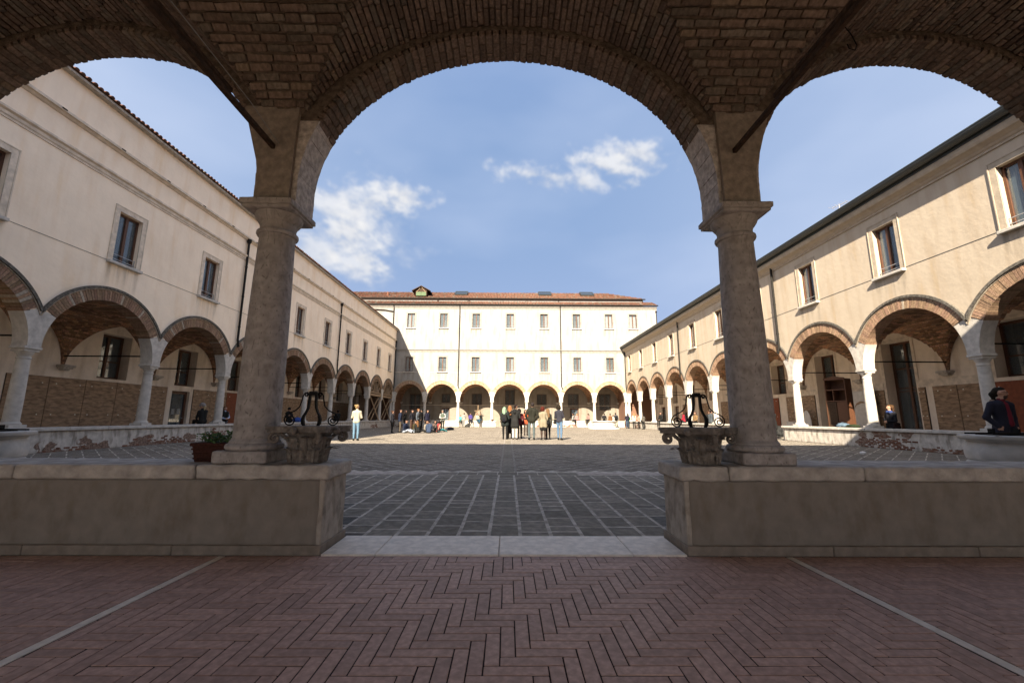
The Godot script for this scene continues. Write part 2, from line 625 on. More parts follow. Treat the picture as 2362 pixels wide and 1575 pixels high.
		rs.texture_repeat = false
		mats[rs.resource_name] = rs
	mat("strip_stone", lin(0.58, 0.49, 0.42), 0.85, 0.25, 0.8, 0.2, 0.2)
	mat("pale_joint", lin(0.33, 0.29, 0.245), 0.95, 0.3, 0.8)
	veins(mats.column_stone, 41, 0.66)
	mat("metal_dull", lin(0.16, 0.15, 0.14), 0.6)
	mat("glass_dark", lin(0.02, 0.024, 0.026), 0.05, 0, 1, 0, 0.6)
	for i in 3:
		mat("bare_brick_%d" % i, lin([0.24, 0.20, 0.28][i], [0.11, 0.095, 0.14][i], [0.075, 0.065, 0.095][i]), 0.95, 0.35, 3.0, 0.8, 0.15)
	var g := StandardMaterial3D.new()
	g.resource_name = "glass"
	g.transparency = BaseMaterial3D.TRANSPARENCY_ALPHA
	g.albedo_color = Color(0.55, 0.62, 0.65, 0.12)
	g.roughness = 0.02
	g.metallic_specular = 0.5
	mats.glass = g


# ---------------------------------------------------------------- ground
func ground_and_paving() -> void:
	var m := M.new()
	m.box(-600, 600, -0.5, -0.06, -600, 600)
	var g := put(self, "ground", m, mats.ground)
	tag(g, "bare earth under and around the buildings out to the horizon", "", "", "structure")
	# courtyard: a bed of pale mortar, slabs standing 4 mm proud of it
	m = M.new()
	m.box(-18.2, 18.6, -0.05, 0.0, -56.5, -4.24)
	var bed := put(self, "courtyard_pavement", m, mats.paving_joint)
	tag(bed, "courtyard pavement of dark stone slabs with pale joints", "", "", "structure")
	var shapes := []
	for i in 6:
		shapes.append(mats["paving_%d" % i])
	var near := []   # [centre x, centre d, size x, size d]
	for k in range(-34, 35):
		var x := -0.0275 + 0.2955 * k
		var d := 4.26 - rng.randf() * 0.3
		while d < 8.66:
			var l := rng.randf_range(0.2, 0.52)
			if l > 0.3 and l < 0.36:
				l += 0.08
			var d0 := maxf(d, 4.252)
			var d1 := minf(d + l, 8.66)
			if d1 - d0 > 0.06:
				near.append([x, (d0 + d1) / 2, 0.2955 - rng.randf_range(0.026, 0.038), d1 - d0 - rng.randf_range(0.028, 0.046)])
			d += l
	# the dark cross strip at the head of it
	for k in range(-3, 4):
		near.append([k * 0.4 - 0.005, 8.865, 0.388, 0.385])
	# central strip running to the far side
	var cd := 9.09
	while cd < 50.0:
		var l := rng.randf_range(0.8, 1.5)
		near.append([0.005, cd + l / 2, 0.255, l - 0.03])
		cd += l
	near.sort_custom(func(a, b): return absf(a[0]) * 0.4 + a[1] < absf(b[0]) * 0.4 + b[1])
	var far_t := []
	var far_c := []
	var unit := M.new()
	unit.bev(Vector3(0, -0.45, 0), Vector3(1, 0.9, 1), 0.01)
	var shared := {}
	var n := 0
	for s in near:
		var y := 0.0012 + rng.randf_range(-0.0003, 0.0006)
		if absf(s[0]) < 0.01 and s[1] > 9.1:
			y = 0.0028
		var hid: bool = absf(s[0]) > 1.5 and s[1] < 4.2 + (absf(s[0]) - 1.4) * 2.4
		if n < 300 and not hid:
			n += 1
			var key := "%d_%d" % [int(s[2] * 50), int(s[3] * 25)]
			if not shared.has(key):
				var b := M.new()
				b.bev(Vector3(0, -0.012, 0), Vector3(s[2], 0.024, s[3]), 0.004)
				shared[key] = b.mesh(null)
			var o := inst(bed, "slab", shared[key], Transform3D(Basis(Vector3.UP, rng.randf_range(-0.008, 0.008)), V(s[0], y, s[1])))
			o.material_override = shapes[rng.randi() % 6]
		else:
			far_t.append(Transform3D(Basis.from_scale(Vector3(s[2], 0.02, s[3])), V(s[0], y, s[1])))
			var k := rng.randf_range(0.15, 0.22)
			far_c.append(Color(k, k * 0.93, k * 0.81))
	# herringbone of larger slabs at 45 degrees over the rest of the courtyard
	var u := 0.33
	var r45 := Basis(Vector3.UP, PI / 4)
	for a in range(-110, 111):
		for b in range(-110, 111):
			var t := posmod(a - b, 4)
			if t != 0 and t != 2:
				continue
			# t 0: a slab lying along x; t 2 the one lying along y starts at b - 1
			var c0 := Vector2(a + 1.0, b + 0.5) if t == 0 else Vector2(a + 0.5, b)
			var p := r45 * Vector3(c0.x * u, 0, c0.y * u)
			var x := p.x
			var d := 29.0 - p.z
			if absf(x) > 14.6 or d < 9.2 or d > 52.0 or absf(x) < 0.10:
				continue
			var sz := Vector3(2 * u - 0.03, 0.02, u - 0.03) if t == 0 else Vector3(u - 0.03, 0.02, 2 * u - 0.03)
			far_t.append(Transform3D(r45 * Basis.from_scale(sz), V(x, 0.0009 + rng.randf_range(-0.0003, 0.0004), d)))
			var k := rng.randf_range(0.175, 0.27)
			far_c.append(Color(k * 1.12, k * 0.97, k * 0.80))
	stuff(bed, "slabs", unit.mesh(mats.paving_far), far_t, far_c)
	for sd in [-1.0, 1.0]:
		var x := 1.39
		while x < 13.5:
			m = M.new()
			m.bev(Vector3(sd * (x + 0.7), -0.01, -8.9), Vector3(1.39, 0.034, 0.30), 0.004)
			put(bed, "stone_strip", m, mats.strip_stone)
			x += 1.4
		m = M.new()
		m.box(minf(sd * 0.14, sd * 0.185), maxf(sd * 0.14, sd * 0.185), -0.02, 0.0021, -50, -9.07)
		put(bed, "joint_strip", m, mats.pale_joint)
	# portico floor: herringbone bricks, 1 : 4
	m = M.new()
	m.box(-10.5, 10.5, -0.06, -0.0035, -3.70, 0.45)
	var fl := put(self, "portico_floor", m, mats.floor_joint)
	tag(fl, "red brick herringbone floor of the shaded portico", "", "", "structure")
	var w := 0.0735
	var bricks := []
	for a in range(-150, 151):
		for b in range(-40, 25):
			var t := posmod(a - b, 8)
			var c0: Vector2
			if t == 0:
				c0 = Vector2(a + 2.0, b + 0.5)
			elif t == 7:
				c0 = Vector2(a + 0.5, b + 2.0)
			else:
				continue
			var x := 0.041 + c0.x * w
			var d := 2.225 + c0.y * w
			var hx := 2 * w if t == 0 else w / 2
			var hz := w / 2 if t == 0 else 2 * w
			if absf(x) > 10.3 or d - hz > 3.675 or d < -0.5:
				continue
			if d + hz > 3.695:
				hz = (3.695 - (d - hz)) / 2
				if hz < 0.02:
					continue
				d = 3.695 - hz
			if absf(absf(x) - 2.285) < hx + 0.03:
				# cut by the pale border strip
				var sg := signf(x)
				for e in [[absf(x) - hx, minf(absf(x) + hx, 2.252)], [maxf(absf(x) - hx, 2.318), absf(x) + hx]]:
					if e[1] - e[0] > 0.012:
						x = sg * (e[0] + e[1]) / 2
						bricks.append([x, d, e[1] - e[0] - 0.0062, hz * 2 - 0.0062, absf(x) * 0.55 + absf(d - 2.5) * 1.5])
				continue
			bricks.append([x, d, hx * 2 - 0.0062, hz * 2 - 0.0062, absf(x) * 0.55 + absf(d - 2.5) * 1.5])
	bricks.sort_custom(func(p, q): return p[4] < q[4])
	far_t = []
	far_c = []
	n = 0
	for s in bricks:
		var y := rng.randf_range(-0.0012, 0.0012)
		var tilt := Basis.from_euler(Vector3(rng.randf_range(-0.006, 0.006), rng.randf_range(-0.006, 0.006), rng.randf_range(-0.006, 0.006)))
		if n < 300 and s[1] > 1.55:
			n += 1
			var key := "b%d_%d" % [int(s[2] * 100), int(s[3] * 100)]
			if not shared.has(key):
				var bb := M.new()
				bb.bev(Vector3(0, -0.012, 0), Vector3(s[2], 0.024, s[3]), 0.0025)
				shared[key] = bb.mesh(null)
			var o := inst(fl, "brick", shared[key], Transform3D(tilt, V(s[0], y, s[1])))
			o.material_override = mats["floor_brick_%d" % (rng.randi() % 6)]
		else:
			far_t.append(Transform3D(tilt * Basis.from_scale(Vector3(s[2], 0.022, s[3])), V(s[0], y, s[1])))
			var k := rng.randf_range(0.86, 1.1)
			far_c.append(Color(0.57 * k, 0.37 * k, 0.295 * k))
	stuff(fl, "bricks", unit.mesh(mats.floor_brick_far), far_t, far_c)
	for sd in [-1.0, 1.0]:
		var d := -0.4
		while d < 3.6:
			var l := minf(1.15, 3.69 - d)
			m = M.new()
			m.bev(Vector3(sd * 2.285, -0.011, -(d + l / 2)), Vector3(0.055, 0.024, l - 0.006), 0.002)
			put(fl, "border_strip", m, mats.threshold_stone)
			d += 1.15


# a stone block with worn, rounded edges and an uneven skin
func rough_box(m: M, o: Vector3, s: Vector3, seg: Vector3i, r: float, amp: float, sd: int) -> void:
	var f := FastNoiseLite.new()
	f.seed = sd
	f.frequency = 3.5
	f.fractal_octaves = 4
	var h := s / 2.0
	for ax in 3:
		var a1 := (ax + 1) % 3
		var a2 := (ax + 2) % 3
		for sg in [-1.0, 1.0]:
			var b0 := m.v.size()
			var n1: int = seg[a1]
			var n2: int = seg[a2]
			for i in n1 + 1:
				for j in n2 + 1:
					var p := Vector3.ZERO
					p[ax] = h[ax] * sg
					# crowd the grid towards the edges, where the rounding is
					var ti := -1.0 + 2.0 * i / n1
					var tj := -1.0 + 2.0 * j / n2
					p[a1] = h[a1] * signf(ti) * pow(absf(ti), 0.75)
					p[a2] = h[a2] * signf(tj) * pow(absf(tj), 0.75)
					var inner := p.clamp(-h + Vector3.ONE * r, h - Vector3.ONE * r)
					var nn := (p - inner).normalized()
					p = inner + nn * r
					p += nn * f.get_noise_3dv((p + o) * 1.6) * amp
					m.pt(o + p, nn)
			for i in n1:
				for j in n2:
					var k := b0 + i * (n2 + 1) + j
					if sg > 0:
						m.ix.append_array([k, k + 1, k + n2 + 1, k + 1, k + n2 + 2, k + n2 + 1])
					else:
						m.ix.append_array([k, k + n2 + 1, k + 1, k + 1, k + n2 + 1, k + n2 + 2])


func old_bricks() -> Array:
	var out := []
	for k in 4:
		var m := M.new()
		m.bev(Vector3.ZERO, Vector3.ONE, 0.09)
		for i in m.v.size():
			var p := m.v[i]
			var hsh := hash(Vector3i((p * 100.0).round()) + Vector3i(k * 977, 0, 0))
			m.v[i] = p + Vector3((hsh % 97) / 97.0 - 0.5, ((hsh / 97) % 89) / 89.0 - 0.5, ((hsh / 8633) % 83) / 83.0 - 0.5) * Vector3(0.05, 0.22, 0.13)
		out.append(m.mesh(mats.old_brick))
	return out


func brick_tone() -> Color:
	var k := rng.randf_range(0.75, 1.35)
	if rng.randf() < 0.05:
		return Color(0.32, 0.245, 0.18)
	if rng.randf() < 0.3:
		return Color(0.225 * k, 0.185 * k, 0.15 * k)
	return Color(0.23 * k, 0.17 * k, 0.135 * k)


func portico() -> void:
	var root := thing("portico", "shaded brick-vaulted portico with stone columns framing the view of the courtyard", "portico")
	var y0 := 3.35
	var bb := 1.72
	var bays := [[-0.01, 2.06], [-4.28, 1.8], [4.26, 1.8], [-8.1, 1.6], [8.08, 1.6]]
	# facade wall: inner face, outer face, head
	var m := M.new()
	for z in [-3.85, -4.2]:
		m = M.new()
		var top: float = 5.7 if z > -4 else 9.3
		for b in bays:
			var half: float = b[1] + 0.215
			var n := 40
			for i in n:
				var xs := [b[0] - half + 2 * half * i / n, b[0] - half + 2 * half * (i + 1) / n]
				var ys := []
				for x in xs:
					var s: float = 1.0 - pow((x - b[0]) / (b[1] + 0.05), 2)
					ys.append(y0 + (bb + 0.05) * sqrt(s) if s > 0 else y0 - 0.2)
				var p := [Vector3(xs[0], ys[0], z), Vector3(xs[1], ys[1], z), Vector3(xs[1], top, z), Vector3(xs[0], top, z)]
				if z > -4:
					m.q(p[0], p[1], p[2], p[3])
				else:
					m.q(p[1], p[0], p[3], p[2])
		put(root, "inner_face" if z > -4 else "facade", m, mats.mortar)
	for e in [[-14.5, -9.91], [9.89, 14.9]]:
		m = M.new()
		m.box(e[0], e[1], 0, 9.3, -4.2, -3.85)
		put(root, "end_wall", m, mats.mortar)
	# unseen doorways behind the viewer, added so daylight from that side fills the portico
	m = M.new()
	m.box(-10.4, -10.2, -0.05, 5.7, -3.85, 0.6)
	put(root, "side_wall", m, mats.plaster_portico)
	m = M.new()
	m.box(10.2, 10.4, -0.05, 5.7, -3.85, 0.6)
	put(root, "side_wall", m, mats.plaster_portico)
	m = M.new()
	m.t = Transform3D(Basis(Vector3.UP, PI), Vector3(0, 0, 0.6))
	var added_doors := []
	for k in 5:
		added_doors.append([-9.75 + 4.1 * k, -6.75 + 4.1 * k, -0.02, 2.95])
	m.wall(-10.4, 10.4, -0.05, 5.7, 0.0, added_doors, 0.18)
	m.t = Transform3D(Basis(), Vector3(0, 0, 0.42))
	m.wall(-10.4, 10.4, -0.05, 5.7, -0.002, added_doors.map(func(h): return [-h[1], -h[0], h[2], h[3]]), 0.0)
	put(root, "back_wall", m, mats.plaster_portico)
	m = M.new()
	m.box(-14.5, 14.9, 5.71, 5.8, -3.84, 0.6)
	m.hexa([Vector3(-15, 9.2, -4.75), Vector3(15.3, 9.2, -4.75), Vector3(15.3, 9.4, -4.75), Vector3(-15, 9.4, -4.75), Vector3(-15, 12.2, 6), Vector3(15.3, 12.2, 6), Vector3(15.3, 12.4, 6), Vector3(-15, 12.4, 6)])
	m.box(-14.9, 15.2, 5.8, 12.2, 5.6, 5.9)
	m.box(-14.5, 14.9, 3.3, 3.5, 0.6, 4.2)  # unseen porch ceiling, added to keep direct sun out of the doorways
	m.box(-14.5, 14.9, 3.5, 5.8, 4.0, 4.2)
	put(root, "roof", m, mats.roof_base)
	# brick arches
	var shapes := old_bricks()
	var single := []
	for k in 6:
		var c := brick_tone()
		var mm := tinted(mat("single_brick_%d" % k, Color(c.r * 1.0, c.g, c.b).linear_to_srgb(), 0.95, 0.4, 3.0 + k * 0.3, 1.0, 0.15))
		single.append(mm)
	var arches := []
	for bi in 5:
		var b: Array = bays[bi]
		var arch := node(root, "arch")
		arches.append(arch)
		m = M.new()
		for i in 48:
			var t0 := 0.30 + (PI - 0.60) * i / 48
			var t1 := 0.30 + (PI - 0.60) * (i + 1) / 48
			var p := ell(b[1] + 0.004, bb + 0.004, t0, b[0], y0)
			var s := ell(b[1] + 0.004, bb + 0.004, t1, b[0], y0)
			m.q(Vector3(p.x, p.y, -3.86), Vector3(p.x, p.y, -4.2), Vector3(s.x, s.y, -4.2), Vector3(s.x, s.y, -3.86))
		put(arch, "mortar_bed", m, mats.mortar)
		var th := 0.385
		var row := 0
		var places := []
		while th < PI - 0.385:
			var e := ell(b[1], bb, th, b[0], y0)
			var tg := Vector3(-b[1] * sin(th), bb * cos(th), 0)
			var step := 0.074 / tg.length()
			tg = tg.normalized()
			var nn := Vector3(tg.y, -tg.x, 0) * -1.0
			if nn.dot(Vector3(b[0], y0, 0) - Vector3(e.x, e.y, 0)) < 0:
				nn = -nn
			var cut: Array = [[0.0, 0.235], [0.245, 0.36]] if row % 2 == 0 else [[0.0, 0.115], [0.125, 0.36]]
			for k in cut:
				var l: float = k[1] - k[0]
				var jit := rng.randf_range(-0.007, 0.005)
				var ln := Vector3(0, 0, 1)
				var bs := Basis(ln * l, nn * 0.06, ln.cross(nn) * (0.062 + rng.randf_range(-0.004, 0.003)))
				var zc: float = -3.845 - (k[0] + k[1]) / 2 + rng.randf_range(-0.006, 0.004)
				places.append(Transform3D(bs, Vector3(e.x, e.y, zc) - nn * (0.02 - jit)))
			th += step
			row += 1
		brick_field(arch, places, shapes, single, [60, 20, 20, 0, 0][bi])
	# vault: shell and the bricks that show
	var vault := node(root, "vault")
	m = M.new()
	var h1 := func(x: float) -> float:
		var best := y0
		for b in bays:
			var s: float = 1.0 - pow((x - b[0]) / (b[1] + 0.21), 2)
			if s > 0:
				best = maxf(best, y0 + 1.82 * sqrt(s))
		return best
	var h2 := func(d: float) -> float:
		var s: float = 1.0 - pow((d - 1.75) / 2.1, 2)
		return 3.88 + 1.255 * sqrt(maxf(0.0, s))
	var nx := 300
	var nd := 56
	for i in nx:
		for j in nd:
			var x := [-10.2 + 20.4 * i / nx, -10.2 + 20.4 * (i + 1) / nx]
			var d := [-0.42 + 4.27 * j / nd, -0.42 + 4.27 * (j + 1) / nd]
			var p := []
			for k in [[0, 0], [1, 0], [1, 1], [0, 1]]:
				var a: float = x[k[0]]
				var c: float = d[k[1]]
				p.append(V(a, maxf(h1.call(a), h2.call(c)) + 0.019, c))
			m.q(p[3], p[2], p[1], p[0])
	put(vault, "shell", m, mats.mortar)
	var places := []
	var ph := 0.23
	while ph < 1.12:
		var d := 1.75 + 2.1 * cos(ph)
		var y := 3.88 + 1.255 * sin(ph)
		var tg := Vector3(0, 1.255 * cos(ph), 2.1 * sin(ph))
		var step := 0.0775 / tg.length()
		tg = tg.normalized()
		var nn := Vector3(0, -tg.z, tg.y)
		for c in [[1, 0], [0, 2], [3, 1], [2, 4]]:
			var bl: Array = bays[c[0]]
			var br: Array = bays[c[1]]
			var s := sqrt(maxf(0.0, 1.0 - pow((y - y0) / 1.82, 2)))
			var xa: float = bl[0] + (bl[1] + 0.21) * s + 0.005
			var xb: float = br[0] - (br[1] + 0.21) * s - 0.005
			var x := xa - rng.randf() * 0.14
			while x < xb:
				var l := rng.randf_range(0.11, 0.15) if rng.randf() < 0.3 else rng.randf_range(0.21, 0.27)
				var e0 := maxf(x, xa)
				var e1 := minf(x + l, xb)
				if e1 - e0 > 0.04:
					var bs := Basis(Vector3(e1 - e0 - rng.randf_range(0.010, 0.02), 0, 0), nn * 0.05, -tg * rng.randf_range(0.056, 0.066))
					places.append(Transform3D(Basis(nn, rng.randf_range(-0.02, 0.02)) * bs, V((e0 + e1) / 2, y, d) + nn * rng.randf_range(-0.005, 0.005) + tg * rng.randf_range(-0.004, 0.004)))
				x += l
		ph += step
	for b in bays:
		var th := 0.45
		while th < PI - 0.45:
			var a1: float = b[1] + 0.21
			var e := ell(a1, 1.82, th, b[0], y0)
			var tg := Vector3(-a1 * sin(th), 1.82 * cos(th), 0)
			var step := 0.061 / tg.length()
			tg = tg.normalized()
			var nn := Vector3(tg.y, -tg.x, 0)
			if nn.y > 0:
				nn = -nn
			var s := (e.y - 3.88) / 1.255
			var dg := 3.83
			if s > 0:
				dg = 1.75 + 2.1 * sqrt(maxf(0.0, 1.0 - s * s)) if s < 1 else 1.75
			var d := maxf(dg, 2.75) - rng.randf() * 0.2
			while d < 3.84:
				var l := rng.randf_range(0.11, 0.15) if rng.randf() < 0.3 else rng.randf_range(0.21, 0.27)
				var e0 := maxf(d, dg)
				var e1 := minf(d + l, 3.84)
				if e1 - e0 > 0.035:
					var ln := Vector3(0, 0, 1)
					var bs := Basis(ln * (e1 - e0 - rng.randf_range(0.010, 0.018)), nn * 0.05, ln.cross(nn) * rng.randf_range(0.042, 0.053))
					places.append(Transform3D(bs, V(e.x, e.y, (e0 + e1) / 2) + nn * rng.randf_range(-0.005, 0.005)))
				d += l
			th += step
	brick_field(vault, places, shapes, single, 200)
	# columns with their springer blocks
	for cc in [[-2.285, 1, 0], [2.25, 0, 2], [-6.29, 3, 1], [6.27, 2, 4]]:
		var xc: float = cc[0]
		var sd := -1 if xc < 0 else 1
		var col := node(root, "column", V(xc, 0, 3.985))
		m = M.new()
		rough_box(m, Vector3(0, 0.7575, 0), Vector3(0.462, 0.106, 0.47), Vector3i(14, 6, 14), 0.018, 0.006, 3 + sd)
		m.lathe([[0.1980, 0.808], [0.2218, 0.812], [0.2358, 0.828], [0.2376, 0.846], [0.2270, 0.864], [0.2077, 0.872], [0.2077, 0.884], [0.1989, 0.892], [0.1892, 0.91]], 56)
		put(col, "base", m, mats.column_stone)
		m = M.new()
		var prof := []
		for i in 17:
			var t := i / 16.0
			prof.append([lerpf(0.186, 0.158, pow(t, 1.35)) + 0.004 * sin(PI * t), lerpf(0.905, 2.80, t)])
		prof.append([0.163, 2.825])
		m.lathe(prof, 56)
		put(col, "shaft", m, mats.column_stone)
		m = M.new()
		m.lathe([[0.1637, 2.825], [0.1795, 2.83], [0.1866, 2.846], [0.1848, 2.864], [0.1725, 2.875], [0.1602, 2.882], [0.1610, 2.93], [0.1690, 2.945], [0.1690, 2.957], [0.1866, 2.972], [0.2042, 2.998], [0.2138, 3.025], [0.2156, 3.04], [0.1980, 3.048]], 56)
		rough_box(m, Vector3(0, 3.056, 0.012), Vector3(0.448, 0.03, 0.50), Vector3i(8, 2, 8), 0.006, 0.002, 7)
		rough_box(m, Vector3(0, 3.096, 0.012), Vector3(0.482, 0.054, 0.535), Vector3i(10, 4, 10), 0.01, 0.004, 8)
		put(col, "capital", m, mats.column_stone)
		# springer: the stone foot of both arches
		m = M.new()
		var bl: Array = bays[cc[1]]
		var br: Array = bays[cc[2]]
		var n := 14
		for i in n:
			var ys := [3.125 + 0.895 * i / n, 3.125 + 0.895 * (i + 1) / n]
			var e := []
			for y in ys:
				var s := sqrt(1.0 - pow(maxf(0.0, y - y0) / bb, 2))
				e.append([bl[0] + bl[1] * s + rng.randf_range(-0.003, 0.003), br[0] - br[1] * s + rng.randf_range(-0.003, 0.003)])
			var p := [Vector3(e[0][0], ys[0], -4.21), Vector3(e[0][1], ys[0], -4.21), Vector3(e[1][1], ys[1], -4.21), Vector3(e[1][0], ys[1], -4.21), Vector3(e[0][0], ys[0], -3.842), Vector3(e[0][1], ys[0], -3.842), Vector3(e[1][1], ys[1], -3.842), Vector3(e[1][0], ys[1], -3.842)]
			m.q(p[4], p[5], p[6], p[7])
			m.q(p[1], p[0], p[3], p[2])
			m.q(p[0], p[4], p[7], p[3])
			m.q(p[5], p[1], p[2], p[6])
			if i == n - 1:
				m.q(p[7], p[6], p[2], p[3])
		put(root, "springer", m, mats.rough_stone)
		m = M.new()
		var o := 0.185
		var inn := 0.36
		var poly := PackedVector2Array([Vector2(xc - 0.165, 3.127), Vector2(xc + 0.165, 3.127), Vector2(xc + 0.168, 3.5), Vector2(xc + (o if sd < 0 else inn), 4.15), Vector2(xc - (inn if sd < 0 else o), 4.15), Vector2(xc - 0.168, 3.5)])
		m.slab(poly, -3.845, -3.80)
		put(root, "springer_head", m, mats.head_stone)
		# tie beam running back from the springer, cased in a plank further in
		m = M.new()
		var xb := xc - 0.03
		m.bev(V(xb, 3.70, 2.3), Vector3(0.042, 0.05, 3.0), 0.006)
		put(root, "tie_rod", m, mats.dark_wood)
		m = M.new()
		m.bev(V(xb + 0.03 * sd, 3.765, 1.55), Vector3(0.085, 0.045, 3.2), 0.008)
		put(root, "tie_beam_plank", m, mats.dark_wood)
		if absf(xc) > 3:
			continue
		if sd < 0:
			m = M.new()
			m.tube([V(xb + 0.05, 3.735, 3.8), V(xb + 0.06, 3.79, 3.3), V(xb + 0.07, 3.80, 2.4), V(xb + 0.07, 3.81, 0.0)], 0.004, 6)
			put(root, "cable", m, mats.curtain)
		else:
			m = M.new()
			m.tube([V(2.42, 3.90, 2.62), V(2.46, 3.83, 2.62), V(2.49, 3.74, 2.62), V(2.47, 3.70, 2.62), V(2.43, 3.715, 2.62), V(2.42, 3.75, 2.62)], 0.004, 6)
			put(root, "cable", m, mats.iron)
	# parapets
	for sd in [-1.0, 1.0]:
		var e := 1.50 if sd < 0 else 1.455
		var w := thing("low_wall", ["low rendered parapet left of the entrance gap carrying the flower box", "low rendered parapet right of the entrance gap without any flower box"][0 if sd < 0 else 1], "low wall", V(sd * e, 0, 3.98))
		m = M.new()
		m.t = Transform3D(Basis.from_scale(Vector3(1, 1, 1)), Vector3.ZERO)
		rough_box(m, Vector3(sd * (0.045 + 4.35), 0.32, 0.005), Vector3(8.7, 0.535, 0.48), Vector3i(90, 12, 12), 0.02, 0.008, 13)
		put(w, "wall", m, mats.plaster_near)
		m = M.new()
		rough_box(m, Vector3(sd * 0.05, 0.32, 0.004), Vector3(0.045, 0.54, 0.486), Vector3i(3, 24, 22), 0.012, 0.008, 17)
		put(w, "lit_end_face", m, mats.lit_end_plaster)  # thin facing whose lighter tone stands for light falling on the wall end
		var x := 0.0
		var k := 0
		for l in ([1.12, 1.5, 1.4, 1.5, 1.6, 1.5] if sd < 0 else [0.42, 1.15, 1.6, 1.4, 1.5, 1.6, 1.0]):
			m = M.new()
			rough_box(m, Vector3(sd * (x + l / 2 - 0.01), 0.644, -0.005), Vector3(l - 0.004, 0.122, 0.56), Vector3i(36, 8, 18), 0.024, 0.016 if k == 0 else 0.006, 20 + k)
			put(w, "coping_stone", m, mats.coping_stone)
			x += l
			k += 1
		x = 0.0
		while x < 8.4:
			m = M.new()
			m.bev(Vector3(sd * (x + 0.6 + 0.012), 0.035, 0), Vector3(1.196, 0.078, 0.55), 0.006)
			put(w, "plinth_stone", m, mats.plinth)
			x += 1.2
	var tr := thing("threshold", "pale stone threshold slabs across the gap in the parapet", "threshold", V(0, 0, 3.97))
	var js := [-1.505, -1.07, -0.07, 1.02, 1.46]
	for i in 4:
		m = M.new()
		m.bev(Vector3((js[i] + js[i + 1]) / 2, -0.01, 0), Vector3(js[i + 1] - js[i] - 0.005, 0.05, 0.555), 0.005)
		put(tr, "slab", m, mats.threshold_stone)


# the bricks nearest the middle of the view as parts, the rest as one mass
func brick_field(parent: Node3D, places: Array, shapes: Array, single: Array, most: int) -> void:
	places.sort_custom(func(a, b): return Vector2(a.origin.x * 0.7, (a.origin.y - 4.6) * 1.0).length() < Vector2(b.origin.x * 0.7, (b.origin.y - 4.6) * 1.0).length())
	var rest := [[], [], [], []]
	var tints := [[], [], [], []]
	for i in places.size():
		var k := rng.randi() % 4
		if i < most:
			var o := inst(parent, "brick", shapes[k], places[i])
			o.material_override = single[rng.randi() % single.size()]
		else:
			rest[k].append(places[i])
			tints[k].append(brick_tone())
	for k in 4:
		if rest[k].size():
			stuff(parent, "bricks", shapes[k], rest[k], tints[k])


